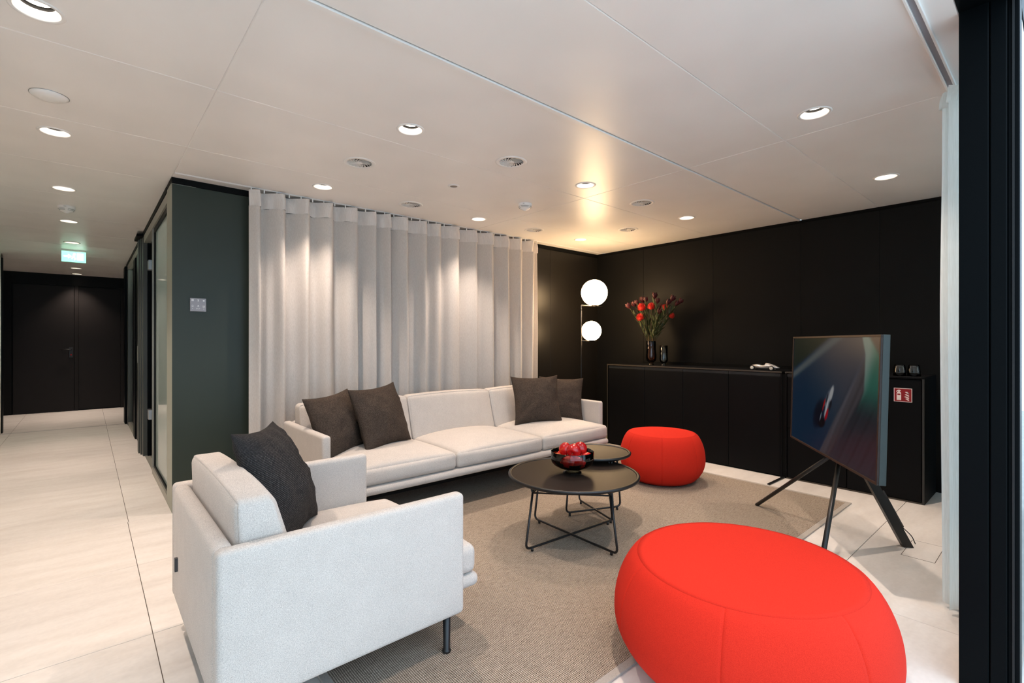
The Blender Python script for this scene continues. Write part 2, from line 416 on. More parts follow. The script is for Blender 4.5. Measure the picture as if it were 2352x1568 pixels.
def plate_holes(x0, x1, y0, y1, z, holes, skirt=0.012, bev=0.003):
    """thin metal ceiling tray, facing down, with round cut-outs"""
    bm = bmesh.new(); es = []
    def loop(pts):
        vs = [bm.verts.new(p) for p in pts]
        for i in range(len(vs)): es.append(bm.edges.new((vs[i], vs[(i+1) % len(vs)])))
        return vs
    b = bev
    outer = loop([(x0+b, y0+b, z), (x1-b, y0+b, z), (x1-b, y1-b, z), (x0+b, y1-b, z)])
    for (hx, hy, hr) in holes:
        loop([(hx+hr*math.cos(2*PI*k/40), hy+hr*math.sin(2*PI*k/40), z) for k in range(40)])
    bmesh.ops.triangle_fill(bm, use_beauty=True, use_dissolve=False, edges=es, normal=(0, 0, -1))
    ring = [bm.verts.new(p) for p in [(x0, y0, z+b), (x1, y0, z+b), (x1, y1, z+b), (x0, y1, z+b)]]
    top = [bm.verts.new(p) for p in [(x0, y0, z+skirt), (x1, y0, z+skirt), (x1, y1, z+skirt), (x0, y1, z+skirt)]]
    for i in range(4):
        j = (i+1) % 4
        bm.faces.new((outer[i], outer[j], ring[j], ring[i])); bm.faces.new((ring[i], ring[j], top[j], top[i]))
    for f in bm.faces:
        if abs(f.normal.z) > 0.9 and f.normal.z > 0: f.normal_flip()
    return mesh_of(bm)
def copy_tree(o, parent=None):
    c = o.copy(); COL.objects.link(c)
    if parent is not None: c.parent = parent
    for ch in [x for x in bpy.data.objects if x.parent == o]: copy_tree(ch, c)
    return c
def text_me(body, size, extrude=0.0003, align='CENTER'):
    cu = bpy.data.curves.new('t', 'FONT'); cu.body = body; cu.size = size; cu.extrude = extrude
    cu.align_x = align; cu.align_y = 'CENTER'; cu.resolution_u = 3
    ob = bpy.data.objects.new('t', cu); COL.objects.link(ob)
    dg = bpy.context.evaluated_depsgraph_get()
    me = bpy.data.meshes.new_from_object(ob.evaluated_get(dg)); bpy.data.objects.remove(ob); return me

# ------------------------------------------------------------------ the setting
XW, YW, XP = 4.97, 4.02, 0.437          # right wall, curtain wall, glazed partition
XL = -0.82; YE = 11.08; YF = 0.244       # corridor left wall, corridor end, facade
# floor: grout bed with separate tiles
fl = tag(boxo('floor', -2.2, 5.1, 0.12, 11.2, -0.06, -0.003, 'grout'), kind='structure')
def tile(x0, x1, y0, y1, n=[0]):
    g = 0.0014
    o = boxo('floor_tile', x0+g, x1-g, y0+g, y1-g, -0.02, 0.0, 'tile', None, 0.0008, 1)
    o.parent = fl; o.matrix_parent_inverse = Matrix.Translation(-fl.location)
YJ = [0.13, 0.786, 1.61, 2.418, 3.21, 4.019]
for i in range(5):
    for x0, x1 in ((-2.2, -0.735), (-0.735, 0.20), (0.20, 2.62), (2.62, 5.05)): tile(x0, x1, YJ[i], YJ[i+1])
for y0, y1 in ((4.019, 6.42), (6.42, 8.03), (8.03, 8.845), (8.865, 11.12)):
    for x0, x1 in ((-2.2, -0.73), (-0.73, 0.205), (0.205, 2.62), (2.62, 5.05)): tile(x0, x1, y0, y1)
st = boxo('trim_1', XL, XP, 8.845, 8.865, -0.004, 0.001, 'steel'); tag(st, kind='structure')
tr_ = tag(boxo('terrace', -8, 12, -9, 0.118, -0.08, -0.012, 'terrace'), kind='structure')

# ceiling: backing void with separate metal trays
ce = tag(boxo('ceiling', -2.2, 5.1, 0.12, 11.2, H+0.10, H+0.14, 'void'), kind='structure')
DOWN = [(-0.126, 2.294), (-0.127, 3.572), (-0.126, 4.849), (-0.126, 6.138), (-0.126, 7.44), (-0.12, 10.0), (-0.12, 10.83),
        (1.29, 2.294), (1.29, 3.56), (2.695, 2.285), (2.703, 3.56), (4.096, 2.285), (4.092, 3.54), (2.692, 0.825), (4.10, 0.825), (1.29, 0.825)]
VENT = [(1.29, 2.932), (1.997, 2.295), (2.0, 3.553), (3.388, 2.28), (3.39, 3.545), (4.085, 2.91)]
SPK = (1.992, 2.921)
RD, RV, RS = 0.066, 0.098, 0.043
HOLES = [(x, y, RD-0.004) for x, y in DOWN] + [(x, y, RV-0.008) for x, y in VENT]
def panel(x0, x1, y0, y1, g=0.0006):
    hs = [h for h in HOLES if x0 < h[0] < x1 and y0 < h[1] < y1]
    o = link('ceiling_panel', plate_holes(x0+g, x1-g, y0+g, y1-g, H, hs), 'ceil')
    o.parent = ce; o.matrix_parent_inverse = Matrix.Translation(-ce.location)
RY = [0.25, 1.046, 1.640]
for a, b in ((XL, XP), (XP, 2.932), (2.932, 5.0)):
    panel(a, b, 0.25, 1.046); panel(a, b, 1.046, 1.632)
    panel(a, b, 1.660, 2.503); panel(a, b, 2.503, 3.345)
panel(XL, XP, 3.345, 4.175)
for a, b in ((XP, 2.932), (2.932, 5.0)):
    panel(a, b, 3.345, 3.900); panel(a, b, 3.925, 4.06)
cy = 4.175
while cy < 10.9:
    ny = min(cy+0.868, 11.1) if cy + 0.868 < 10.7 else 11.1
    panel(XL if ny < 9.0 else -2.1, XP if ny < 9 else 0.6, cy, ny)
    cy = ny
# white strips added behind the joints to keep the gaps from going dark, and the wide bright profile across the lounge ceiling
js = empty('joint_backing', (0, 0, 0), kind='structure')
for y in (1.046, 2.503, 3.345): boxo('joint_strip', XL, 5.0, y-0.012, y+0.012, H+0.0045, H+0.010, 'ceil_edge', js)
for k in range(8): boxo('joint_strip', XL, XP, 4.175+0.868*k-0.012, 4.175+0.868*k+0.012, H+0.0045, H+0.010, 'ceil_edge', js)
for x in (XP, 2.932): boxo('joint_strip', x-0.012, x+0.012, 0.26, 3.89, H+0.0045, H+0.010, 'ceil_edge', js)
for i, (y0, y1, z0, z1, mt) in enumerate(((1.6325, 1.6375, H+0.006, H+0.02, 'void'), (1.6375, 1.6595, H-0.006, H+0.02, 'ceil_edge'))):
    tag(boxo('trim_%d' % (2+i), XL, 4.965, y0, y1, z0, z1, mt), kind='structure')

# curtain wall (dark green cladding) with its panels
wf = empty('wall_front', (0, 0, 0), kind='structure')
for a, b, mt in ((XP, 0.98, 'green'), (0.98, 2.55, 'green'), (2.55, 4.107, 'satin_wall'), (4.107, 4.98, 'satin_wall')):
    boxo('wall_panel', a+0.0008, b-0.0008, YW, YW+0.05, 0.0, 2.245, mt, wf, 0.001, 1)
boxo('wall_core', XP+0.01, 5.0, YW+0.004, YW+0.10, 0.0, H, 'void', wf)
tag(boxo('trim_5', XP, XW, YW-0.004, YW+0.05, 2.247, H-0.001, 'black_trim'), kind='structure')
tag(boxo('trim_6', XP+0.02, 0.90, YW-0.006, YW+0.003, 0.0, 0.035, 'frame_light'), kind='structure')
# right wall
wr = empty('wall_right', (0, 0, 0), kind='structure')
ys = [0.13, 1.04, 1.634, 2.472, 3.324, YW]
for a, b in zip(ys[:-1], ys[1:]):
    boxo('wall_panel', XW, XW+0.05, a+0.0012, b-0.0012, 0.0, 2.262, 'black_wall', wr, 0.001, 1)
boxo('wall_core', XW+0.004, XW+0.1, 0.13, 4.1, 0.0, H, 'void', wr)
tag(boxo('trim_7', XW-0.003, XW+0.05, 0.13, YW, 2.264, H-0.001, 'black_trim'), kind='structure')
# corridor left wall, light, with dark end post
wl = empty('wall_left', (0, 0, 0), kind='structure')
boxo('wall_face', XL-0.10, XL, 0.25, 8.93, 0.0, H, 'plaster', wl)
boxo('end_post', XL-0.11, XL+0.012, 8.93, 9.03, 0.0, H-0.05, 'frame_dark', wl, 0.003)
boxo('side_wall', -2.2, XL-0.10, 8.9, 9.0, 0.0, H, 'plaster', wl)
boxo('recess_wall', -2.2, -2.1, 8.9, 11.2, 0.0, H+0.1, 'plaster', wl)
boxo('recess_soffit', -2.2, XL, 8.9, 9.3, H, H+0.05, 'plaster', wl)
# corridor end: black wall, door, side panel
we = empty('wall_end', (0, 0, 0), kind='structure')
boxo('wall_face', -2.2, 1.2, YE+0.02, YE+0.1, 0.0, H, 'black_wall', we)
boxo('wall_panel', -2.2, -0.90, YE-0.012, YE+0.02, 0.0, H, 'black_wall', we, 0.002)
boxo('wall_panel', -0.90, 1.2, YE-0.012, YE+0.02, 2.11, H, 'black_wall', we, 0.002)
boxo('recess_panel', -0.105, 0.447, YE+0.006, YE+0.02, 0.02, 2.09, 'dark_door', we, 0.002)
boxo('frame_post', -0.155, -0.107, YE-0.012, YE+0.02, 0.0, 2.11, 'dark_door', we, 0.002)
boxo('frame_post', 0.45, 0.50, YE-0.012, YE+0.02, 0.0, 2.11, 'dark_door', we, 0.002)
dr = empty('door_1', (0, 0, 0), kind='structure')
boxo('door_leaf', -0.885, -0.160, YE-0.018, YE+0.018, 0.006, 2.095, 'dark_door', dr, 0.002)
hd = link('door_handle', tube_me([fillet([(-0.195, YE-0.018, 1.035), (-0.195, YE-0.07, 1.035), (-0.325, YE-0.07, 1.035)], 0.02)], 0.010), 'black_metal', dr, True)
boxo('lock_plate', -0.225, -0.172, YE-0.030, YE-0.018, 0.90, 1.075, 'black_metal', dr, 0.004)
lk = boxo('lock_cylinder', -0.21, -0.186, YE-0.045, YE-0.030, 0.935, 0.96, 'sign_red', dr, 0.004)
# corridor right side beyond the glazing
wc = tag(boxo('wall_corridor', 0.60, 0.70, 9.12, 11.08, 0.0, H, 'black_wall'), kind='structure')
tag(boxo('wall_return', XP+0.02, 0.70, 9.08, 9.14, 0.0, H, 'black_wall'), kind='structure')

# glazed partition along the corridor (x = XP)
def tagst(o): return tag(o, kind='structure')
pil = empty('trim_8', (0, 0, 0), kind='structure')
boxo('pillar_cladding', XP, XP+0.14, YW+0.001, 4.298, 0.0, 2.262, 'pillar', pil, 0.0015)
boxo('pillar_cap', XP-0.002, XP+0.14, YW-0.002, 4.30, 2.264, H-0.001, 'black_trim', pil)
w1 = empty('window_1', (0, 0, 0), kind='structure')
boxo('bottom_rail', XP, XP+0.06, 4.30, 5.36, 0.0, 0.055, 'frame_light', w1, 0.002)
boxo('top_rail', XP, XP+0.06, 4.30, 6.20, 2.172, 2.245, 'frame_light', w1, 0.002)
boxo('head_trim', XP-0.004, XP+0.06, 4.30, 9.08, 2.247, H-0.001, 'black_trim', w1)
boxo('mullion', XP, XP+0.012, 5.345, 5.365, 0.0, 2.172, 'frame_light', w1)
boxo('mullion', XP+0.012, XP+0.06, 5.30, 5.365, 0.0, 2.172, 'frame_dark', w1)
boxo('inner_frame', XP+0.012, XP+0.05, 4.30, 5.30, 2.13, 2.172, 'frame_dark', w1)
boxo('inner_frame', XP+0.012, XP+0.05, 4.30, 5.30, 0.055, 0.075, 'frame_dark', w1)
boxo('glass_pane', XP+0.022, XP+0.030, 4.30, 5.345, 0.055, 2.172, 'pane_film', w1)
d2 = empty('door_2', (0, 0, 0), kind='structure')
boxo('glass_leaf', XP+0.050, XP+0.060, 5.37, 6.17, 0.01, 2.165, 'pane_dark', d2)
boxo('jamb', XP+0.03, XP+0.09, 6.17, 6.21, 0.0, 2.172, 'frame_dark', d2)
for z in (0.434, 1.94):
    hg = boxo('hinge', XP+0.028, XP+0.072, 6.07, 6.18, z-0.05, z+0.05, 'steel', d2, 0.004)
boxo('threshold', XP+0.01, XP+0.07, 5.365, 6.20, 0.0, 0.006, 'frame_light', d2)
ps = empty('trim_9', (0, 0, 0), kind='structure')
boxo('post_rib', XP-0.005, XP+0.06, 6.21, 6.30, 0.0, 2.235, 'frame_green', ps, 0.003)
boxo('post_rib', XP-0.018, XP+0.06, 6.315, 6.39, 0.0, 2.235, 'frame_green', ps, 0.003)
boxo('post_rib', XP-0.030, XP+0.06, 6.405, 6.52, 0.0, 2.235, 'frame_green', ps, 0.003)
boxo('post_core', XP+0.005, XP+0.05, 6.22, 6.55, 0.0, 2.235, 'frame_dark', ps)
boxo('post_cap', XP-0.055, XP+0.06, 6.20, 6.56, 2.236, 2.262, 'black_trim', ps, 0.002)
boxo('door_pull', XP-0.012, XP+0.0, 6.85, 6.87, 0.93, 1.12, 'steel', ps, 0.003)
d3 = empty('door_3', (0, 0, 0), kind='structure')
boxo('door_leaf', XP+0.01, XP+0.05, 6.56, 7.36, 0.01, 2.172, 'frame_dark', d3, 0.002)
w2 = empty('window_2', (0, 0, 0), kind='structure')
boxo('mullion', XP-0.002, XP+0.06, 7.36, 7.62, 0.0, 2.172, 'frame_dark', w2, 0.002)
boxo('glass_pane', XP+0.022, XP+0.030, 7.62, 8.62, 0.05, 2.172, 'pane', w2)
boxo('bottom_rail', XP, XP+0.06, 7.62, 8.62, 0.0, 0.05, 'frame_light', w2, 0.002)
boxo('top_rail', XP, XP+0.06, 6.56, 9.06, 2.172, 2.245, 'frame_light', w2, 0.002)
boxo('mullion', XP-0.004, XP+0.06, 8.62, 8.80, 0.0, 2.172, 'frame_green', w2, 0.002)
boxo('end_post', XP-0.03, XP+0.06, 8.80, 9.08, 0.0, 2.235, 'frame_dark', w2, 0.002)
# room behind the glass: pale walls, floor and ceiling go on
tag(boxo('wall_back', 1.75, 1.85, 4.12, 9.2, 0.0, H, 'teal_wall'), kind='structure')
tag(boxo('wall_office', XP+0.06, 1.80, 9.0, 9.08, 0.0, H, 'teal_wall'), kind='structure')
tag(boxo('ceiling_office', XP+0.06, 1.80, 4.12, 9.08, H-0.001, H+0.02, 'ceil'), kind='structure')

for (x, y, wh_) in ((1.1, 5.0, 'nearest the pillar'), (1.1, 6.6, 'middle of three'), (1.1, 8.2, 'farthest of three')):  # unseen lamps added to brighten the room behind the glass
    d = empty('fill_lamp', (x, y, H), label='added unseen flat round fill lamp in the glazed corridor room, ' + wh_, cat='fill lamp', group='added fill lamps in the glazed room')
    link('shade', lathe([(0.0, -0.05), (0.14, -0.05), (0.15, -0.04), (0.15, -0.002), (0.0, -0.002)], 32), emit('office_fill_glow', (1.0, 0.98, 0.93, 1), 110.0), d, True)

# facade beside the camera: opening on the left, dark jamb and fixed glazing on the right
fj = empty('wall_facade', (0, 0, 0), kind='structure')
boxo('jamb_profile', 2.241, 2.36, 0.176, 0.250, -0.01, H+0.12, 'frame_dark', fj, 0.003)
boxo('jamb_profile', 2.2435, 2.36, 0.134, 0.1735, -0.01, H+0.12, 'frame_dark', fj, 0.003)
boxo('jamb_outer', 2.262, 2.36, 0.106, 0.134, -0.01, H+0.12, 'frame_dark', fj, 0.003)
boxo('jamb_gasket', 2.255, 2.30, 0.118, 0.123, -0.01, H+0.12, 'rubber', fj)
boxo('head_beam', -0.95, 5.1, 0.106, 0.250, H-0.001, H+0.14, 'frame_dark', fj)
boxo('sill_rail', 2.36, 5.05, 0.13, 0.22, 0.0, 0.05, 'frame_dark', fj)
boxo('jamb_far', 4.90, 5.05, 0.106, 0.25, 0.0, H, 'frame_dark', fj)
boxo('jamb_left', -0.95, -0.82, 0.106, 0.25, 0.0, H, 'frame_dark', fj)
wd = empty('window_3', (0, 0, 0), kind='structure')
boxo('glass_pane', 2.36, 4.90, 0.108, 0.116, 0.05, H, 'pane', wd)

# ------------------------------------------------------------------ curtains
def curtain_mesh(x0, x1, z0, z1, y, amp, period, seed, dens=14, nz=16, off=0.0, jit=0.35):
    rnd = random.Random(seed)
    n = int((x1-x0)/period); xs = [x0]; amps = []
    wl_ = [1 + rnd.uniform(-jit, jit) for _ in range(n)]; tot = sum(wl_); acc = x0
    knots = [x0]
    for q_ in wl_: acc += (x1-x0)*q_/tot; knots.append(acc)
    am = [amp*(1+rnd.uniform(-0.25, 0.25)) for _ in range(n)]
    V, Fc = [], []; cols = []
    for i in range(n):
        for k in range(dens):
            t = k/dens; cols.append((knots[i] + (knots[i+1]-knots[i])*(t + 0.10*math.sin(2*PI*t)), 2*PI*t, am[i], i))
    cols.append((knots[-1], 2*PI, am[-1], n))
    for (cx_, ph, a, idx) in cols:
        for j in range(nz+1):
            t = j/nz; z = z1 + (z0-z1)*t
            yy = -a*math.sin(ph) * (1.0 - 0.12*t) + 0.35*a*math.sin(2*ph + 1.1*idx)*min(1, t*2.5)
            yy += 0.012*noise.noise((cx_*3, z*0.8, seed))*t
            xx = cx_ + 0.010*noise.noise((cx_*2, z*0.7, seed+9))*t
            V.append((xx, y + yy + off, z))
    m = nz+1
    for i in range(len(cols)-1):
        for j in range(nz):
            Fc.append((i*m+j, i*m+j+1, (i+1)*m+j+1, (i+1)*m+j))
    return pyd(V, Fc)
cu = empty('curtain', (2.3, 3.915, 0.0), label='long pale linen wave curtain hanging behind the three-seat sofa', cat='curtain')
def under(o, parent):
    o.parent = parent; o.matrix_parent_inverse = parent.matrix_world.inverted() if False else Matrix.Translation(-Vector(parent.location)); return o
def world_part(name, me, mat, parent, smooth=False):
    o = link(name, me, mat, None, smooth); return under(o, parent)
world_part('cloth', curtain_mesh(0.885, 3.79, 0.015, 2.155, 3.915, 0.042, 0.172, 3), 'linen', cu, True)
world_part('header_band', curtain_mesh(0.885, 3.79, 2.153, 2.272, 3.915, 0.042, 0.172, 3, nz=4), 'linen2', cu, True)
def under_box(name, x0, x1, y0, y1, z0, z1, mat, parent, bev=0.0, seg=2):
    o = boxo(name, x0, x1, y0, y1, z0, z1, mat, None, bev, seg); return under(o, parent)
tk = empty('curtain_track', (2.7, 3.912, H), label='thin white curtain track let into the ceiling along the curtain wall', cat='curtain track')
under_box('rail', XP+0.003, 4.95, 3.902, 3.908, H-0.004, H+0.01, 'ceil_edge', tk)
under_box('rail', XP+0.003, 4.95, 3.917, 3.923, H-0.004, H+0.01, 'ceil_edge', tk)
under_box('slot', XP+0.003, 4.95, 3.908, 3.917, H+0.003, H+0.01, 'void', tk)
for i in range(34):
    x = 0.90 + i*2.88/33
    under_box('glider', x-0.004, x+0.004, 3.908, 3.917, 2.262, H+0.002, 'white', tk, 0.001, 1)
# sheer beside the facade
sh = empty('curtain', (3.6, 0.34, 0), label='white sheer curtain gathered beside the dark door frame at the right', cat='curtain')
world_part('cloth', curtain_mesh(2.78, 4.78, 0.02, 2.20, 0.342, 0.040, 0.125, 12, dens=12, jit=0.2), 'sheer', sh, True)
world_part('header_band', curtain_mesh(2.78, 4.78, 2.195, 2.268, 0.342, 0.040, 0.125, 12, dens=12, nz=4, jit=0.2), 'sheer', sh, True)
tk2 = empty('curtain_track', (3.0, 0.345, H), label='grooved white curtain track above the sheer curtain at the right', cat='curtain track')
under_box('rail', -0.7, 4.95, 0.325, 0.333, H-0.012, H+0.004, 'ceil_edge', tk2, 0.001, 1)
under_box('rail', -0.7, 4.95, 0.352, 0.360, H-0.012, H+0.004, 'ceil_edge', tk2, 0.001, 1)
under_box('slot', -0.7, 4.95, 0.333, 0.352, H-0.003, H+0.002, 'lightgrey', tk2)

# ------------------------------------------------------------------ ceiling fixtures
ring_me = lathe([(RD-0.006, 0.0), (RD-0.005, -0.003), (RD+0.002, -0.004), (RD+0.008, -0.0015), (RD+0.008, 0.001)], 40)
cone_me = lathe([(RD-0.006, 0.0), (RD-0.010, 0.008), (0.047, 0.024)], 40)
gap_me = lathe([(0.047, 0.024), (0.049, 0.026), (0.049, 0.036), (0.0, 0.040)], 32)
lens_me = lathe([(0.040, 0.036), (0.039, 0.0335), (0.030, 0.032), (0.0, 0.031)], 32)
CORR = ['nearest the camera', 'second in the corridor row, past the blank round cover', 'third in the corridor row, before the smoke detector', 'fourth in the corridor row, just past the smoke detector',
        'fifth in the corridor row, just before the exit sign', 'first one past the exit sign in the corridor', 'last in the corridor row, above the black end wall']
ROOM = ['in the middle of the ceiling, the largest before the curtain', 'above the left half of the curtain', 'beside the warm reflection of the globe lamp', 'above the middle of the curtain',
        'left of the long bright ceiling joint near the black wall', 'nearest the room corner above the globe lamp', 'on the right-hand ceiling, the larger of the two', 'on the right-hand ceiling, close to the black wall', 'above the near red pouf, in the front row']
for i, (x, y) in enumerate(DOWN):
    where = ('corridor downlight, ' + CORR[i]) if i < 7 else ('downlight ' + ROOM[i-7])
    d = empty('downlight', (x, y, H), label='round white recessed ' + where, cat='downlight', group='recessed ceiling downlights')
    link('trim_ring', ring_me, 'white', d, True); link('reflector', cone_me, 'reflector', d, True)
    link('gap', gap_me, 'void', d, True); link('lens', lens_me, 'lens', d, True)
    sl = bpy.data.lights.new('downlight_lamp', 'SPOT'); sl.energy = DOWN_W; sl.color = DOWN_C
    sl.spot_size = math.radians(92); sl.spot_blend = 0.8; sl.shadow_soft_size = 0.022
    lo = bpy.data.objects.new('downlight_lamp', sl); COL.objects.link(lo); lo.parent = d; lo.location = (0, 0, 0.029)
# swirl air outlets
vr_me = lathe([(0.074, 0.0), (0.076, -0.003), (RV-0.004, -0.004), (RV, -0.001), (RV, 0.002)], 48)
vb_me = lathe([(0.090, 0.004), (0.090, 0.045), (0.0, 0.045)], 40)
vh_me = lathe([(0.0, -0.003), (0.016, -0.003), (0.019, 0.0), (0.019, 0.01)], 24)
V_, F_ = [], []
for i in range(9):                            # a curved fin with a flat lower lip
    t = i/8; r = 0.016 + 0.060*t; an = 0.75*t
    wdt = 0.0022 + 0.0030*t
    for s_, z in ((-1.0, -0.0025), (0.35, -0.0025), (0.35, 0.0), (1.5, 0.010)):
        V_.append((r*math.cos(an) - s_*wdt*math.sin(an), r*math.sin(an) + s_*wdt*math.cos(an), z))
for i in range(8):
    for k in range(3): F_.append((4*i+k, 4*i+k+1, 4*i+k+5, 4*i+k+4))
blade_me = pyd(V_, F_); blade_me.materials.append(M['white'])
VL = ['above the left sofa half, left of two largest', 'right of the two largest, near the bright joint', 'close to the curtain top above the middle of the sofa', 'right of the warm lamp reflection, beside the bright joint', 'above the right end of the curtain', 'nearest the black wall, right of the globe lamp']
for i, (x, y) in enumerate(VENT):
    d = empty('air_outlet', (x, y, H), label='round white swirl air outlet ' + VL[i], cat='air vent', group='swirl air outlets in the lounge ceiling')
    link('rim', vr_me, 'white', d, True); link('plenum', vb_me, 'void', d, True); link('hub', vh_me, 'white', d, True)
    for k in range(18):
        b = bpy.data.objects.new('blade', blade_me); COL.objects.link(b); b.parent = d; b.rotation_euler = (0, 0, 2*PI*k/18)
# small loudspeaker / sensor rose
d = empty('ceiling_speaker', (SPK[0], SPK[1], H), label='small round white ceiling loudspeaker with a grey centre', cat='speaker')
link('rim', lathe([(0.026, -0.002), (0.028, -0.006), (0.040, -0.005), (0.043, 0.0)], 36), 'white', d, True)
link('grille', lathe([(0.0, -0.003), (0.027, -0.003)], 36), plain('grey_grille', lin(150, 140, 132), 0.7), d, True)
# blank cover in the corridor
d = empty('ceiling_cover', (-0.128, 3.057, H), label='blank white domed round cover on the corridor ceiling', cat='ceiling cover')
link('dome', lathe([(0.0, -0.020), (0.03, -0.0185), (0.055, -0.013), (0.066, -0.005), (0.067, -0.001)], 40), 'white', d, True)
link('shadow_ring', lathe([(0.067, -0.002), (0.069, -0.002), (0.069, 0.0)], 40), 'steel', d, True)
def detector(x, y, label, txt):
    d = empty('smoke_detector', (x, y, H), label=label, cat='smoke detector', group='smoke detectors')
    link('base', lathe([(0.054, 0.0), (0.056, -0.004), (0.056, -0.016), (0.052, -0.024), (0.0, -0.024)], 40), 'white', d, True)
    link('dome', lathe([(0.053, -0.024), (0.046, -0.034), (0.034, -0.044), (0.018, -0.050), (0.014, -0.056), (0.0, -0.058)], 40), 'white', d, True)
    for k in range(4):
        for rr, z, in ((0.0525, -0.0265), (0.0465, -0.0348)):
            a0 = k*PI/2 + 0.18; a1 = (k+1)*PI/2 - 0.18
            link('slot', tube_me([[((rr)*math.cos(a0+(a1-a0)*j/8), rr*math.sin(a0+(a1-a0)*j/8), z) for j in range(9)]], 0.0011, 6), 'icon', d, True)
    t = link('lettering', text_me(txt, 0.011), 'icon', d)
    ang = math.atan2(-y, -x) - 0.2
    t.location = (0.0566*math.cos(ang), 0.0566*math.sin(ang), -0.010); t.rotation_euler = (PI/2, 0, ang + PI/2)
detector(-0.126, 5.476, 'white smoke detector on the corridor ceiling between two downlights', '13/4')
detector(2.691, 2.92, 'white smoke detector on the lounge ceiling in front of the curtain', '8.3')
# exit sign
ex = empty('exit_sign', (-0.118, 8.02, H), label='glowing green emergency exit sign hanging from the corridor ceiling', cat='exit sign')
boxo('housing', -0.115, 0.115, -0.018, 0.018, -0.022, -0.001, 'white', ex, 0.003)
boxo('lit_panel', -0.112, 0.112, -0.006, 0.006, -0.150, -0.022, 'exit_green', ex, 0.001, 1)
def flatpoly(name, pts, depth, mat, parent, loc=(0, 0, 0), rot=(PI/2, 0, 0)):
    o = link(name, prism(pts, 0, depth), mat, parent); o.location = loc; o.rotation_euler = rot; return o
def disc(cx_, cy_, r, n=14): return [(cx_+r*math.cos(2*PI*k/n), cy_+r*math.sin(2*PI*k/n)) for k in range(n)]
for pts in ([(0.03, -0.035), (0.085, -0.035), (0.085, 0.045), (0.03, 0.045)], [(-0.09, -0.004), (-0.05, -0.004), (-0.05, -0.022), (-0.022, 0.004), (-0.05, 0.03), (-0.05, 0.012), (-0.09, 0.012)],
            disc(0.006, 0.036, 0.009), [(-0.006, 0.026), (0.010, 0.022), (0.006, -0.004), (0.018, -0.02), (0.010, -0.038), (0.003, -0.036), (0.008, -0.02), (-0.006, -0.006), (-0.016, -0.026), (-0.022, -0.022), (-0.012, 0.002)]):
    flatpoly('pictogram', pts, 0.002, 'exit_white', ex, (0, -0.0065, -0.086))

# ------------------------------------------------------------------ wall controller
ctl = empty('room_controller', (0.587, YW, 1.426), label='small grey square room controller on the dark green wall', cat='wall control')
boxo('plate', -0.048, 0.048, -0.014, 0.0, -0.046, 0.046, 'lightgrey', ctl, 0.002)
def mk(name, pts, x, z):
    flatpoly(name, pts, 0.0006, 'ctl_mark', ctl, (x, -0.0142, z))
def rect(x0, x1, y0, y1): return [(x0, y0), (x1, y0), (x1, y1), (x0, y1)]
for k in range(4): mk('blind_icon', rect(-0.005, 0.005, -0.0055+k*0.0035, -0.0035+k*0.0035), -0.033, 0.031)
mk('blind_icon', rect(-0.006, -0.0048, -0.006, 0.0065), -0.033, 0.031); mk('blind_icon', rect(0.0048, 0.006, -0.006, 0.0065), -0.033, 0.031)
mk('light_icon', rect(-0.005, 0.005, 0.004, 0.0058), 0, 0.030); mk('light_icon', rect(-0.0012, 0.0012, -0.004, 0.004), 0, 0.030); mk('light_icon', rect(-0.0042, 0.0042, -0.006, -0.004), 0, 0.030)
mk('shade_icon', [(-0.005, 0.004), (0.005, 0.004), (0.0055, 0.0), (0.003, -0.003), (-0.003, -0.003), (-0.0055, 0.0)], 0.033, 0.030); mk('shade_icon', rect(-0.005, 0.005, -0.007, -0.0055), 0.033, 0.030)
for a in range(6):
    an = a*PI/3; mk('sun_icon', [(0.004*math.cos(an+0.5), 0.004*math.sin(an+0.5)), (0.006*math.cos(an), 0.006*math.sin(an)), (0.004*math.cos(an-0.5), 0.004*math.sin(an-0.5))], -0.033, -0.008)
mk('sun_icon', rect(-0.006, 0.006, -0.0085, -0.007), -0.033, -0.008)
mk('lamp_icon', disc(0, 0.001, 0.0035, 10), 0, -0.008); mk('lamp_icon', rect(-0.007, 0.007, -0.007, -0.0055), 0, -0.008)
mk('door_icon', rect(-0.0055, -0.004, -0.006, 0.005), 0.033, -0.009); mk('door_icon', rect(0.0, 0.0035, -0.006, 0.005), 0.033, -0.009); mk('door_icon', rect(-0.006, 0.006, -0.0085, -0.007), 0.033, -0.009)
mk('arrow_icon', [(-0.003, 0.002), (0.003, 0.002), (0, -0.0025)], -0.033, -0.027); mk('arrow_icon', [(-0.003, -0.002), (0.003, -0.002), (0, 0.0025)], 0.033, -0.028)
t = link('lettering', text_me('21.3\u00b0', 0.012), 'ctl_mark', ctl); t.location = (0, -0.0145, -0.027); t.rotation_euler = (PI/2, 0, 0)

# ------------------------------------------------------------------ rug
rg = empty('rug', (2.38, 2.0, 0), label='large grey-beige flat-woven rug under the seating group', cat='rug')
under_box('weave', 0.635, 4.12, 1.066, 3.55, 0.0005, 0.009, 'rug', rg, 0.001, 1)
for a in ((0.605, 4.15, 1.034, 1.066), (0.605, 4.15, 3.55, 3.58), (0.605, 0.635, 1.066, 3.55), (4.12, 4.15, 1.066, 3.55)):
    under_box('binding', a[0], a[1], a[2], a[3], 0.0005, 0.0098, 'rug_border', rg, 0.002, 2)

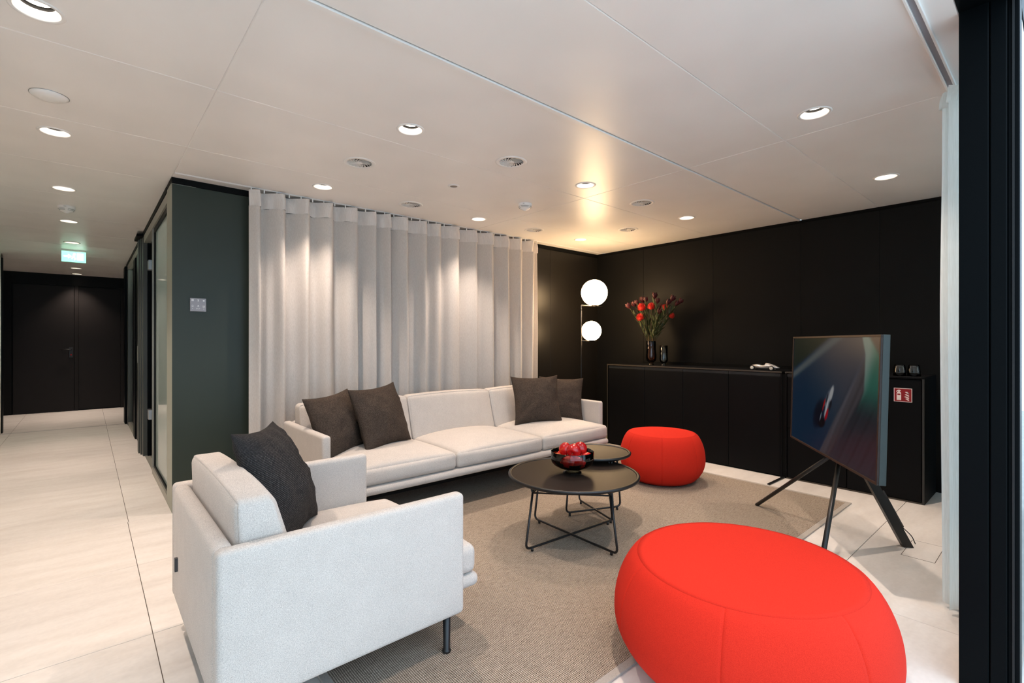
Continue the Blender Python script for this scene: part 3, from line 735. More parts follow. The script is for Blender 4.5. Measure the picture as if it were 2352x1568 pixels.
# ------------------------------------------------------------------ sofa and armchair (same design)
def leg_me(h): return lathe([(0.0, 0.0), (0.014, 0.0), (0.017, 0.004), (0.016, 0.010), (0.0125, 0.014), (0.0155, h), (0.0, h)], 20)
def crown(h_top, h_front=0.0):
    def f(x, y, z, p):
        k = (1-x*x)*(1-y*y)
        if z > 0.0: p.z += h_top*max(0, k)**0.7*max(0, z)
        p.y -= 0.012*(1-x*x)*(1-z*z)*max(0, -y)
        return p
    return f
def seating(name, label, cat, W, D, n_seat, loc, rz, zb, arm_h, back_h, seat_h, base_r):
    """local frame: width along x (0..W), front at y=0 looking to -y, back at y=D"""
    e = empty(name, loc, rz, label, cat)
    T = 0.055                                            # arm and back shell thickness
    ay = 0.115                                           # arms start behind the seat front
    for sx in (0, 1):
        x0 = 0 if sx == 0 else W-T
        soft('armrest', x0, x0+T, ay, D, zb, arm_h, 0.019, 'sofa', e, 14)
    soft('back_shell', T-0.004, W-T+0.004, D-T, D, zb, arm_h-0.002, 0.022, 'sofa', e, 14)
    # upholstered base with rounded front edge
    soft('seat_base', T+0.002, W-T-0.002, 0.0, D-T, zb+base_r[0], zb+base_r[0]+base_r[1], base_r[1]/2-0.001, 'sofa', e, 8)
    z0 = zb+base_r[0]+base_r[1]+0.001
    iw = (W-2*T-0.006)/n_seat
    for i in range(n_seat):
        x0 = T+0.003+i*iw
        soft('seat_cushion', x0+0.002, x0+iw-0.002, 0.012, D-T-0.06, z0, seat_h, 0.030, 'sofa', e, 14, crown(0.062))
    # wedge shaped back cushions leaning against the shell
    for i in range(n_seat):
        x0 = T+0.003+i*iw
        bz0 = seat_h - 0.02
        def lean(x, y, z, p, hh=(back_h-bz0)):
            t = (z+1)/2
            k = (1-x*x)*(1-(z*0.9)**2)
            fr = (1-y)/2
            p.y += t*(0.105*fr + 0.012*(1-fr)) - 0.022*max(0, k)*fr
            p.z += 0.012*(1-x*x)*max(0, z)
            return p
        soft('back_cushion', x0+0.002, x0+iw-0.002, D-T-0.215, D-T-0.012, bz0, back_h-0.012, 0.030, 'sofa', e, 12, lean)
    boxo('shade_panel', T, W-T, 0.15, D-T, zb+0.004, zb+base_r[0]-0.002, 'black_trim', e)  # black panel added under the seat to deepen the shade there
    lm = leg_me(zb+base_r[0]+0.01)
    for x in (0.035, W-0.035):
        for y in (ay+0.06, D-0.07):
            o = link('leg', lm, 'black_metal', e, True); o.location = (x, y, 0.009 - loc[2])
    return e
sofa = seating('sofa', 'pale oatmeal three-seat sofa with thin arms in front of the curtain', 'sofa', 2.64, 0.885, 3, (1.05, 2.795, 0), 0, 0.155, 0.605, 0.742, 0.395, (0.070, 0.055))
chair = seating('armchair', 'pale oatmeal armchair in the foreground seen from behind its arm', 'armchair', 0.90, 0.93, 1, (1.19, 1.50, 0), PI/2, 0.148, 0.600, 0.725, 0.36, (0.045, 0.055))
tab = boxo('fabric_tag', 0.72, 0.735, 0.929, 0.940, 0.30, 0.35, 'icon', chair)

# ------------------------------------------------------------------ cushions
def pillow_me(size, thick, seed, n=30, pinch=0.105):
    rnd = random.Random(seed); V, Fc = [], []
    N = n+1
    for side in (1, -1):
        for i in range(N):
            for j in range(N):
                u = -1 + 2*i/n; v = -1 + 2*j/n
                uu = math.sin(u*PI/2); vv = math.sin(v*PI/2)
                x = uu*(1 - pinch*(1-vv*vv)); y = vv*(1 - pinch*(1-uu*uu))
                k = max(0.0, (1-uu*uu)*(1-vv*vv))
                t = thick/2*(k**0.5)
                edge = 1 - max(abs(uu), abs(vv))**2
                wr_ = 0.016*noise.noise((uu*3.0+seed, vv*3.0, side*2.0+seed)) + 0.007*noise.noise((uu*6+vv*3, vv*7+seed, side)) + 0.0025*noise.noise((uu*14, vv*14+seed, side))
                z = side*(t + wr_*min(1, 5*k)) if k > 1e-9 else 0.0
                x += 0.010*noise.noise((vv*2.5, seed, 1.0)); y += 0.010*noise.noise((uu*2.5, seed, 5.0))
                V.append((x*size/2, y*size/2, z))
        b = 0 if side == 1 else N*N
        for i in range(n):
            for j in range(n):
                q_ = (b+i*N+j, b+(i+1)*N+j, b+(i+1)*N+j+1, b+i*N+j+1)
                Fc.append(q_ if side == 1 else q_[::-1])
    me = pyd(V, Fc)
    uvl = me.uv_layers.new(name='weave')
    for lp_ in me.loops:
        q_ = lp_.vertex_index % (N*N); i, j = q_ // N, q_ % N
        uvl.data[lp_.index].uv = ((2*i/n)*size*0.62, (2*j/n)*size*0.62)
    bm = bmesh.new(); bm.from_mesh(me); bmesh.ops.remove_doubles(bm, verts=bm.verts, dist=1e-5)
    bmesh.ops.smooth_vert(bm, verts=[v for v in bm.verts], factor=0.25, use_axis_x=True, use_axis_y=True, use_axis_z=True)
    bm.to_mesh(me); bm.free(); return me
def cushion(label, center, normal_az, lean, roll, size, thick, seed, mat='cushion'):
    """normal_az: compass angle (deg, from +X) the face points to; lean: back tilt; roll: turn in its plane"""
    o = link('throw_pillow', pillow_me(size, thick, seed), mat, None, True)
    az = math.radians(normal_az); ln = math.radians(lean); rl = math.radians(roll)
    nrm = Vector((math.cos(az)*math.cos(ln), math.sin(az)*math.cos(ln), math.sin(ln)))
    side = Vector((-math.sin(az), math.cos(az), 0)); up = nrm.cross(side)
    s2 = side*math.cos(rl) + up*math.sin(rl); u2 = -side*math.sin(rl) + up*math.cos(rl)
    mtx = Matrix((s2, u2, nrm)).transposed().to_4x4(); mtx.translation = Vector(center); o.matrix_world = mtx
    # cord along the seam
    pts = []
    for (a, b) in ((-1, -1), (1, -1), (1, 1), (-1, 1)): pass
    tag(o, label, 'cushion', 'charcoal throw pillows'); return o
cushion('charcoal throw pillow against the left arm of the sofa', (1.30, 3.30, 0.605), -62, 24, 4, 0.455, 0.20, 1)
cushion('charcoal throw pillow second from the left, overlapping the leftmost one', (1.575, 3.22, 0.640), -70, 20, 3, 0.455, 0.20, 2)
cushion('charcoal throw pillow on the right seat of the sofa, in front of another', (3.10, 3.21, 0.635), -118, 18, 1, 0.455, 0.19, 3)
cushion('charcoal throw pillow tucked beside the right arm of the sofa', (3.49, 3.27, 0.605), -128, 16, -3, 0.445, 0.18, 4)
cushion('large dark slate throw pillow leaning on the armchair back', (0.575, 2.06, 0.625), -30, 25, -4, 0.46, 0.19, 5, 'cushion2')

# ------------------------------------------------------------------ poufs
def pouf(label, loc, R, rt, h, rb, seam0, npan=7):
    e = empty('pouf', loc, 0, label, 'pouf', 'red felt poufs')
    # side profile from the top seam down to the base: bulging like a pebble
    prof = []
    zs = h - 0.012
    zm = h*0.46
    for i in range(23):
        t = i/22
        if t < 0.5:
            a = t/0.5
            z = zs + (zm-zs)*(a**1.25); r = rt + (R-rt)*math.sin(a*PI/2)**0.92
        else:
            a = (t-0.5)/0.5
            z = zm + (0.004-zm)*a**0.95; r = rb + (R-rb)*math.cos(a*PI/2)**0.62
        prof.append((r, z))
    per = 2*PI/npan
    for p in range(npan):
        a0 = seam0 + p*per; seg = 26; V, Fc = [], []
        n = len(prof)
        for j in range(seg+1):
            tt = j/seg
            # denser near the seams
            an = a0 + per*(0.5 - 0.5*math.cos(PI*tt))*1.0
            ed = min(an-a0, a0+per-an)
            dip = 0.0032*math.exp(-(ed/0.006)**2)
            for i, (r, z) in enumerate(prof):
                top = 0.0015*math.exp(-(i/0.8)**2)
                rr = r - dip - top
                V.append((rr*math.cos(an), rr*math.sin(an), z))
        for j in range(seg):
            for i in range(n-1): Fc.append((j*n+i, j*n+i+1, (j+1)*n+i+1, (j+1)*n+i))
        link('side_panel', pyd(V, Fc), 'red', e, True)
    # slightly domed top with a turned-in edge
    tp_ = [(rt*k/16, h + 0.006 - 0.018*(k/16)**3.2) for k in range(16)] + [(rt-0.0015, h-0.0115), (rt-0.0025, h-0.0145)]
    link('top_panel', lathe(tp_, 96), 'red', e, True)
    link('base', lathe([(0.0, 0.0), (rb, 0.0), (rb+0.004, 0.004), (rb-0.01, 0.012), (0, 0.012)], 48), 'rubber', e, True)
    return e
pouf('big bright red felt pouf in the right foreground', (1.778, 0.771, 0.0), 0.455, 0.372, 0.395, 0.30, math.radians(195.8))
pouf('smaller bright red felt pouf beside the far coffee table', (3.664, 2.271, 0.0095), 0.345, 0.275, 0.405, 0.23, math.radians(212))

# ------------------------------------------------------------------ coffee tables
def coffee_table(label, loc, r, h, feet):
    e = empty('coffee_table', loc, 0, label, 'coffee table', 'round black coffee tables')
    link('tabletop', lathe([(0.0, h-0.004), (r-0.022, h-0.004), (r-0.020, h-0.0035)], 96), 'table', e, True)
    link('rim', lathe([(r-0.020, h-0.004), (r-0.016, h+0.002), (r-0.006, h+0.003), (r, h-0.002), (r-0.002, h-0.012), (r-0.012, h-0.018), (0.0, h-0.018)], 96), 'black_metal', e, True)
    zr = h-0.062
    tops = []
    for (fx, fy) in feet: tops.append((fx*0.86, fy*0.86, zr))
    # each loop: down one leg, across the floor, up the opposite leg
    for a, b in ((0, 2), (1, 3)):
        A, B = feet[a], feet[b]; TA, TB = tops[a], tops[b]
        path = [TA, (A[0], A[1], 0.020), (B[0], B[1], 0.020 if a == 0 else 0.0205), TB]
        link('leg_loop', tube_me([fillet(path, 0.035)], 0.0065, 12), 'black_metal', e, True)
        for P in (A, B):
            f = link('foot_pad', lathe([(0, 0), (0.0075, 0), (0.0075, 0.017), (0.0, 0.017)], 14), 'black_metal', e, True); f.location = (P[0]*0.87, P[1]*0.87, 0)
    for k in range(4):
        link('rail', tube_me([[tops[k], tops[(k+1) % 4]]], 0.0045, 10), 'black_metal', e, True)
        T_ = Vector(tops[k])
        for da in (-0.14, 0.14):
            c, s = math.cos(da), math.sin(da); P = Vector((T_.x*c-T_.y*s, T_.x*s+T_.y*c, 0))*0.97
            link('strut', tube_me([[tuple(T_), (P.x, P.y, h-0.017)]], 0.0055, 10), 'black_metal', e, True)
    return e
t1c = (2.178, 1.942, 0.0095); t2c = (2.575, 2.105, 0.0095)
f1 = [(1.812-t1c[0], 1.963-t1c[1]), (2.145-t1c[0], 1.595-t1c[1]), (2.537-t1c[0], 1.927-t1c[1]), (2.177-t1c[0], 2.272-t1c[1])]
f2 = [(2.405-t2c[0], 2.208-t2c[1]), (2.525-t2c[0], 1.91-t2c[1]), (2.79-t2c[0], 2.052-t2c[1]), (2.678-t2c[0], 2.332-t2c[1])]
coffee_table('large round black coffee table carrying the fruit bowl', t1c, 0.386, 0.383, f1)
coffee_table('smaller round black coffee table overlapping behind the fruit bowl', t2c, 0.240, 0.424, f2)
TT = t1c[2] + 0.383 - 0.004
# fruit bowl
bx_, by_ = 2.185, 1.955
bw = empty('fruit_bowl', (bx_, by_, TT), label='smoked glass footed bowl full of red apples on the near coffee table', cat='bowl')
ob_ = [(0.0, 0.026), (0.052, 0.027), (0.085, 0.034), (0.112, 0.050), (0.1245, 0.066), (0.127, 0.080), (0.127, 0.128)]
ib_ = [(0.1235, 0.128), (0.1235, 0.081), (0.121, 0.069), (0.109, 0.055), (0.083, 0.040), (0.05, 0.033), (0.0, 0.032)]
link('bowl_body', lathe(ob_ + [(0.1255, 0.1295)] + ib_, 72), 'smoke', bw, True)
link('foot', lathe([(0.0, 0.0), (0.050, 0.0), (0.055, 0.003), (0.054, 0.006), (0.036, 0.014), (0.030, 0.025), (0.0, 0.0255)], 56), 'clear_grey', bw, True)
ap = []
for i in range(25):
    t = i/24; an = PI*t
    r = 0.0375*math.sin(an)**0.85*(1+0.10*math.cos(an)) if 0 < i < 24 else 0.0
    z = 0.034*math.cos(an)
    if t < 0.16: z -= 0.011*(1-t/0.16)**1.3
    if t > 0.88: z += 0.006*((t-0.88)/0.12)
    ap.append((r, z))
apple_me = lathe(ap, 32)
ast_me = tube_me([[(0, 0, 0.018), (0.001, 0, 0.028), (0.004, 0.001, 0.040)]], 0.0013, 6)
APP = [(0.036, -0.074, 0.082, 12, 0, 'glossy red apple in the bowl, front left, seen through the glass'),
       (-0.036, -0.078, 0.083, 12, 2.0, 'red-yellow apple at the front right of the bowl with its stem up'),
       (-0.082, -0.010, 0.080, 18, 1.0, 'dark red apple at the left side of the bowl behind the glass'),
       (0.080, -0.012, 0.084, 25, 3.0, 'orange-red apple at the right side of the bowl'),
       (0.052, 0.066, 0.080, 10, 4.0, 'red apple at the back right of the bowl'),
       (-0.048, 0.068, 0.080, 10, 5.0, 'red apple at the back left of the bowl'),
       (0.0, 0.0, 0.074, 0, 2.6, 'red apple low in the middle of the bowl beneath the pile'),
       (-0.042, 0.004, 0.136, 70, 0.6, 'deep red apple on top of the pile at the left'),
       (0.004, -0.040, 0.140, 112, -1.2, 'large crimson apple lying on its side on top of the pile'),
       (0.048, 0.012, 0.138, 62, 2.2, 'orange-red apple on top of the pile at the right')]
ca, sa = math.cos(math.radians(-41.12)), math.sin(math.radians(-41.12))
for (x, y, z, tilt, yaw, lab) in APP:
    wx, wy = bx_ + x*ca - y*sa, by_ + x*sa + y*ca
    e = empty('apple', (wx, wy, TT+z), 0, lab, 'apple', 'apples in the glass bowl')
    e.rotation_euler = (math.radians(tilt), 0, yaw); e.scale = (1.1, 1.1, 1.1)
    link('flesh', apple_me, 'apple', e, True); link('stem', ast_me, 'stem_brown', e, True)
    if tilt in (112,): e.scale = (1.12, 1.12, 1.18)

# ------------------------------------------------------------------ sideboards on the right wall
SX = 4.51; ST = 0.912
def front(name, y0, y1, z0, z1, parent):
    o = boxo(name, SX+0.004, SX+0.022, y0+0.0016, y1-0.0016, z0, z1, 'cabinet', parent, 0.002, 1); return o
s1 = empty('sideboard', (0, 0, 0), label='long low black sideboard with four doors below the vases', cat='sideboard')
boxo('carcass', SX+0.024, XW-0.004, 1.640, 3.490, 0.02, 0.895, 'cabinet', s1)
boxo('top_panel', SX-0.002, XW-0.004, 1.632, 3.500, 0.899, ST, 'cabinet', s1, 0.001, 1)
boxo('top_edge', SX-0.0045, SX-0.002, 1.632, 3.500, 0.899, ST+0.0005, 'cab_edge', s1)
boxo('side_panel', SX-0.002, XW-0.004, 3.488, 3.500, 0.0, 0.899, 'cabinet', s1)
boxo('side_edge', SX-0.0045, SX-0.002, 3.490, 3.500, 0.0, 0.899, 'cab_edge', s1)
boxo('side_panel', SX-0.002, XW-0.004, 1.632, 1.644, 0.0, 0.899, 'cabinet', s1)
boxo('plinth', SX+0.02, SX+0.04, 1.65, 3.48, 0.0, 0.02, 'black_trim', s1)
for a, b in zip((1.646, 2.097, 2.559, 3.006), (2.097, 2.559, 3.006, 3.487)): 
    o = front('door', a, b, 0.012, 0.866, s1)
    boxo('grip_lip', SX+0.006, SX+0.022, a+0.0016, b-0.0016, 0.868, 0.893, plain('grip_lip_blue_black', lin(30, 36, 40), 0.35) if a < 1.7 else bpy.data.materials['grip_lip_blue_black'], s1)
s2 = empty('sideboard', (0, 0, 0), label='black sideboard unit with the fire extinguisher sign behind the television', cat='sideboard')
boxo('carcass', SX+0.024, XW-0.004, 0.70, 1.596, 0.02, 0.895, 'cabinet', s2)
boxo('top_panel', SX-0.002, XW-0.004, 0.684, 1.606, 0.899, ST, 'cabinet', s2, 0.001, 1)
boxo('top_edge', SX-0.0045, SX-0.002, 1.158, 1.606, 0.899, ST+0.0005, 'cab_edge', s2)
boxo('side_panel', SX-0.002, XW-0.004, 0.684, 0.698, 0.0, 0.899, 'cabinet', s2)
boxo('side_edge', SX-0.0045, SX-0.002, 0.684, 0.696, 0.0, 0.899, plain('cabinet_edge_dark', lin(40, 40, 38), 0.5), s2)
boxo('side_panel', SX-0.002, XW-0.004, 1.594, 1.606, 0.0, 0.899, 'cabinet', s2)
boxo('bottom_edge', SX-0.004, SX+0.02, 0.698, 1.594, 0.0, 0.010, 'cab_edge', s2)
front('door', 0.700, 1.158, 0.012, 0.893, s2)
front('drawer', 1.161, 1.592, 0.012, 0.43, s2); front('drawer', 1.161, 1.592, 0.433, 0.866, s2)
boxo('grip_lip', SX+0.006, SX+0.022, 1.163, 1.592, 0.868, 0.893, bpy.data.materials['grip_lip_blue_black'], s2)
ups = empty('back_rail', (0, 0, 0), label='low black upstand along the back of the sideboard top', cat='rail')
boxo('board', 4.925, 4.962, 1.66, 3.30, ST, ST+0.028, 'cabinet', ups, 0.002)
boxo('board_edge', 4.921, 4.925, 1.66, 3.30, ST, ST+0.028, 'black_trim', ups)
cvr = empty('cable_cover', (0, 0, 0), label='flat black cable cover running out from the gap between the sideboards', cat='cable')
boxo('strip', 4.19, 4.56, 1.606, 1.630, 0.0, 0.010, 'black_metal', cvr, 0.003)
boxo('upright', 4.513, 4.53, 1.607, 1.631, 0.0, 0.89, 'black_trim', cvr)
# fire extinguisher sign
sg = empty('fire_sign', (SX+0.004, 0.807, 0.777), label='red and white fire extinguisher sign on the black cabinet door', cat='sign')
sg.rotation_euler = (PI/2, 0, -PI/2)       # local x -> -Y (reading direction), local y -> up, local z -> -X
def sp(name, pts, z0, z1, mat): return link(name, prism(pts, z0, z1), mat, sg)
sp('border', rect(-0.053, 0.053, -0.050, 0.050), 0.0, 0.0015, 'sign_white')
sp('field', rect(-0.0495, 0.0495, -0.0465, 0.0465), 0.0015, 0.0020, 'sign_red')
sp('extinguisher_pictogram', [(-0.036, -0.038), (-0.010, -0.038), (-0.010, 0.012), (-0.013, 0.020), (-0.018, 0.024), (-0.018, 0.029), (-0.013, 0.030), (-0.012, 0.034), (-0.020, 0.038), (-0.028, 0.037), (-0.036, 0.031), (-0.040, 0.022), (-0.037, 0.021), (-0.033, 0.027), (-0.028, 0.030), (-0.028, 0.024), (-0.033, 0.020), (-0.036, 0.012)], 0.0020, 0.0024, 'sign_white')
sp('label_band', rect(-0.032, -0.014, -0.001, 0.009), 0.0024, 0.0027, 'sign_red')
for (bx0, by0, s_) in ((0.012, 0.022, 0.75), (0.010, 0.004, 1.0), (0.006, -0.012, 1.15), (0.013, -0.027, 0.9)):
    sp('flame_pictogram', [(bx0, by0), (bx0+0.008*s_, by0-0.004), (bx0+0.016*s_, by0-0.010), (0.036, by0-0.013), (0.036, by0-0.005), (bx0+0.018*s_, by0-0.001), (bx0+0.010*s_, by0+0.004)], 0.0020, 0.0024, 'sign_white')
sp('flame_pictogram', [(0.024, 0.022), (0.030, 0.012), (0.036, 0.005), (0.036, 0.014), (0.030, 0.020), (0.026, 0.026)], 0.0020, 0.0024, 'sign_white')

# upside-down tumblers
tum = [(0.041, 0.0), (0.0395, 0.03), (0.036, 0.06), (0.032, 0.080), (0.029, 0.084), (0.0, 0.085), (0.0, 0.077), (0.027, 0.076), (0.030, 0.072), (0.034, 0.055), (0.0375, 0.03), (0.039, 0.0), (0.041, 0.0)]
tum_me = lathe(tum, 40)
for (x, y, lab) in ((4.62, 0.845, 'upturned clear glass tumbler on the black cabinet, the left of two'), (4.64, 0.765, 'upturned clear glass tumbler on the black cabinet, the right of two')):
    o = link('tumbler', tum_me, 'clear', None, True); o.location = (x, y, ST+0.0005); tag(o, lab, 'glass', 'upturned tumblers on the cabinet')
# vases
va = empty('vase', (4.70, 3.045, ST), label='amber glass vase holding the red flowers on the sideboard', cat='vase')
vp_o = [(0.0, 0.0), (0.030, 0.0), (0.031, 0.006), (0.018, 0.014), (0.022, 0.024), (0.050, 0.050), (0.057, 0.080), (0.056, 0.110), (0.050, 0.170), (0.050, 0.262)]
vp_i = [(0.047, 0.262), (0.047, 0.170), (0.053, 0.108), (0.054, 0.082), (0.046, 0.054), (0.018, 0.032), (0.0, 0.030)]
link('vase_body', lathe(vp_o + vp_i, 48), 'amber', va, True)
link('rim_band', lathe([(0.0508, 0.205), (0.0508, 0.262), (0.0500, 0.2635), (0.0465, 0.262)], 48), 'clear_grey', va, True)
vb = link('vase', lathe([(0.0, 0.0), (0.026, 0.0), (0.027, 0.006), (0.016, 0.014), (0.020, 0.024), (0.040, 0.045), (0.044, 0.065), (0.041, 0.10), (0.041, 0.215), (0.038, 0.215), (0.038, 0.10), (0.041, 0.066), (0.037, 0.048), (0.016, 0.030), (0.0, 0.028)], 48), 'clear_grey', None, True)
vb.location = (4.655, 2.862, ST); tag(vb, 'empty clear glass vase beside the flower vase', 'vase')
# flowers
def leaf_me(L, wd_):
    V, Fc = [], []
    for i in range(7):
        t = i/6; ww = wd_*math.sin(PI*min(1, t*0.96+0.03))**0.8
        zb_ = 0.10*L*math.sin(t*PI*0.5)
        V += [(-ww, 0.25*ww+zb_, L*t), (0, zb_, L*t), (ww, 0.25*ww+zb_, L*t)]
    for i in range(6):
        a = i*3; Fc += [(a, a+1, a+4, a+3), (a+1, a+2, a+5, a+4)]
    return pyd(V, Fc)
leaf1 = leaf_me(0.075, 0.0085); leaf1.materials.append(M['leaf'])
for p in leaf1.polygons: p.use_smooth = True
def protea_me(r):
    bm = bmesh.new(); bmesh.ops.create_icosphere(bm, subdivisions=2, radius=r*0.72)
    bmesh.ops.scale(bm, vec=(1, 1, 0.8), verts=bm.verts); me = mesh_of(bm)
    V = [tuple(v.co) for v in me.vertices]; Fc = [tuple(p.vertices) for p in me.polygons]
    N = 130
    for i in range(N):                        # curved styles
        z = 1 - 1.55*(i+0.5)/N; rr = math.sqrt(max(0, 1-z*z)); an = i*2.39996
        d_ = Vector((rr*math.cos(an), rr*math.sin(an), z)); sd = d_.cross(Vector((0, 0, 1))).normalized() if abs(z) < 0.98 else Vector((1, 0, 0))
        p0 = d_*r*0.6; p1 = d_*r*1.0 + Vector((0, 0, 0.1*r)); p2 = d_*r*1.10 + Vector((0, 0, 0.30*r)); wv = sd*r*0.045; b = len(V)
        V += [tuple(p0-wv), tuple(p0+wv), tuple(p1-wv), tuple(p1+wv), tuple(p2-wv*1.5), tuple(p2+wv*1.5)]
        Fc += [(b, b+1, b+3, b+2), (b+2, b+3, b+5, b+4)]
    return pyd(V, Fc)
prot = protea_me(0.044); prot.materials.append(M['protea'])
def bud_me():
    V, Fc = [], []
    for ring, (n, L, wd_, op) in enumerate(((4, 0.060, 0.012, 0.25), (5, 0.066, 0.014, 0.55), (3, 0.050, 0.010, 0.9))):
        for k in range(n):
            a = 2*PI*k/n + ring*0.6; ca_, sa_ = math.cos(a), math.sin(a); b = len(V)
            for i in range(6):
                t = i/5; ww = wd_*math.sin(PI*(0.08+0.9*t))**0.9; r_ = 0.004 + (0.010 + 0.012*op)*math.sin(t*PI*0.62); z = L*t
                V += [(r_*ca_ + ww*sa_, r_*sa_ - ww*ca_, z), (r_*1.25*ca_, r_*1.25*sa_, z), (r_*ca_ - ww*sa_, r_*sa_ + ww*ca_, z)]
            for i in range(5):
                q_ = b+i*3; Fc += [(q_, q_+1, q_+4, q_+3), (q_+1, q_+2, q_+5, q_+4)]
    return pyd(V, Fc)
budm = bud_me(); budm.materials.append(M['bud'])
for mm in (budm,): 
    for p in mm.polygons: p.use_smooth = True
def stem(label, tip, kind, seed, group, nleaf=10, lscale=1.0):
    rnd = random.Random(seed)
    base = Vector((4.70, 3.045, ST+0.05)); tip = Vector(tip)
    side = Vector((rnd.uniform(-.02, .02), rnd.uniform(-.02, .02), 0))
    b0 = base + side; neck = Vector((4.70, 3.045, ST+0.25)) + Vector(((tip.x-4.70)*0.13, (tip.y-3.045)*0.13, 0))
    e = empty('protea_flower' if kind == 'protea' else 'leucadendron_stem', tuple(b0), 0, label, 'flower', group)
    pts = []
    for i in range(13):
        t = i/12
        if t < 0.35: p = b0.lerp(neck, t/0.35)
        else:
            s_ = (t-0.35)/0.65; p = neck.lerp(tip, s_) + Vector((0, 0, 0.02))*math.sin(s_*PI)
        pts.append(tuple(p - b0))
    link('stem', tube_me([pts], 0.0028, 6), 'stem_green', e, True)
    dr_ = (Vector(pts[-1]) - Vector(pts[-3])).normalized()
    qd = dr_.to_track_quat('Z', 'Y')
    if kind == 'protea':
        h_ = bpy.data.objects.new('flower_head', prot)
    else:
        h_ = bpy.data.objects.new('bud', budm)
    COL.objects.link(h_); h_.parent = e; h_.location = pts[-1]; h_.rotation_mode = 'QUATERNION'; h_.rotation_quaternion = qd
    s_ = rnd.uniform(0.9, 1.1)*lscale; h_.scale = (s_, s_, s_)
    for i in range(nleaf):
        t = 0.38 + 0.56*i/nleaf; k = t*12; i0 = int(k); p = Vector(pts[i0]).lerp(Vector(pts[min(12, i0+1)]), k-i0)
        lf = bpy.data.objects.new('leaf', leaf1); COL.objects.link(lf); lf.parent = e; lf.location = p
        an = i*2.4 + rnd.uniform(-.4, .4)
        a_ = (dr_ + 0.55*Vector((math.cos(an), math.sin(an), 0.0))).normalized()
        lf.rotation_mode = 'QUATERNION'; lf.rotation_quaternion = a_.to_track_quat('Z', 'Y')
        g = rnd.uniform(0.8, 1.25); lf.scale = (g, g, g)
# pixel (u,v) of the photograph was measured to place the heads around the vase; depth varies with dx
def fl_pos(u, v_, dx=0.0):
    a = math.radians(41.12); k = (u-1176)/1119.0
    dx_ = math.sin(a) + k*math.cos(a); dy_ = math.cos(a) - k*math.sin(a); X = 4.70 + dx; t = X/dx_
    return (X, t*dy_, HC - (v_-784)/1119.0*t)
stem('red pincushion flower at the upper left of the bouquet', fl_pos(1475, 708, -0.05), 'protea', 1, 'pincushion flowers in the amber vase', 6)
stem('red pincushion flower at the top centre of the bouquet', fl_pos(1496, 706, -0.04), 'protea', 2, 'pincushion flowers in the amber vase', 6)
stem('red pincushion flower hanging lowest at the left of the bouquet', fl_pos(1472, 731, -0.08), 'protea', 3, 'pincushion flowers in the amber vase', 6)
stem('small red pincushion flower at the right of the bouquet, half shaded', fl_pos(1526, 708, 0.02), 'protea', 4, 'pincushion flowers in the amber vase', 6, 0.8)
stem('dim red pincushion flower low at the right edge of the bouquet', fl_pos(1541, 726, 0.06), 'protea', 5, 'pincushion flowers in the amber vase', 6, 0.7)
BL = ['the leftmost of all', 'second from the left', 'third from the left', 'fourth from the left', 'fifth from the left, pale and upright', 'tallest, at the top centre', 'just right of the top centre flower', 'in front of the small shaded flower', 'fourth from the right', 'third from the right', 'second from the right', 'the rightmost of all', 'low in front, right of the middle']
for i, (u, v_, dx) in enumerate(((1447, 708, -0.06), (1459, 704, 0.02), (1465, 700, -0.02), (1477, 695, 0.04), (1484, 694, -0.02), (1503, 686, 0.0), (1509, 697, -0.05), (1519, 712, 0.06), (1532, 700, -0.02), (1541, 692, 0.0), (1551, 702, 0.05), (1559, 697, 0.08), (1513, 720, -0.09))):
    stem('burgundy leafy bud stem in the amber vase, ' + BL[i], fl_pos(u, v_, dx), 'bud', 20+i, 'burgundy bud stems in the amber vase', 18)

# ------------------------------------------------------------------ model racing car
mc = empty('model_car', (4.60, 1.806, ST), 0, 'silver vintage racing car model on the sideboard top', 'model car')
mc.rotation_euler = (0, 0, -PI/2)          # local +x -> -Y (tail to the right in view)
def loft(sections, n=16):
    V, Fc = [], []
    for (x, w_, zb_, zt, pw) in sections:
        for k in range(n):
            an = 2*PI*k/n; c, s = math.cos(an), math.sin(an)
            yy = w_/2*math.copysign(abs(c)**pw, c); zz = (zb_+zt)/2 + (zt-zb_)/2*math.copysign(abs(s)**pw, s)
            V.append((x, yy, zz))
    m = len(sections)
    for i in range(m-1):
        for k in range(n): Fc.append((i*n+k, i*n+(k+1) % n, (i+1)*n+(k+1) % n, (i+1)*n+k))
    Fc.append(tuple(range(n))); Fc.append(tuple(range((m-1)*n, m*n))[::-1])
    me = pyd(V, Fc); bm = bmesh.new(); bm.from_mesh(me); bmesh.ops.recalc_face_normals(bm, faces=bm.faces); bm.to_mesh(me); bm.free(); return me
body = [(-0.112, 0.030, 0.020, 0.030, 0.9), (-0.105, 0.046, 0.014, 0.046, 0.8), (-0.080, 0.052, 0.012, 0.052, 0.75), (-0.050, 0.056, 0.011, 0.052, 0.7), (-0.036, 0.060, 0.011, 0.046, 0.65), (-0.010, 0.062, 0.011, 0.045, 0.65), (0.002, 0.062, 0.011, 0.050, 0.65), (0.012, 0.060, 0.011, 0.058, 0.7), (0.045, 0.056, 0.012, 0.054, 0.75), (0.080, 0.046, 0.014, 0.046, 0.8), (0.105, 0.030, 0.018, 0.036, 0.9), (0.122, 0.010, 0.022, 0.028, 1.0)]
link('body', loft(body), 'silver', mc, True)
link('head_fairing', loft([(0.004, 0.020, 0.045, 0.060, 0.9), (0.010, 0.026, 0.045, 0.066, 0.9), (0.040, 0.020, 0.045, 0.060, 0.9), (0.085, 0.008, 0.040, 0.048, 0.9)], 12), 'silver', mc, True)
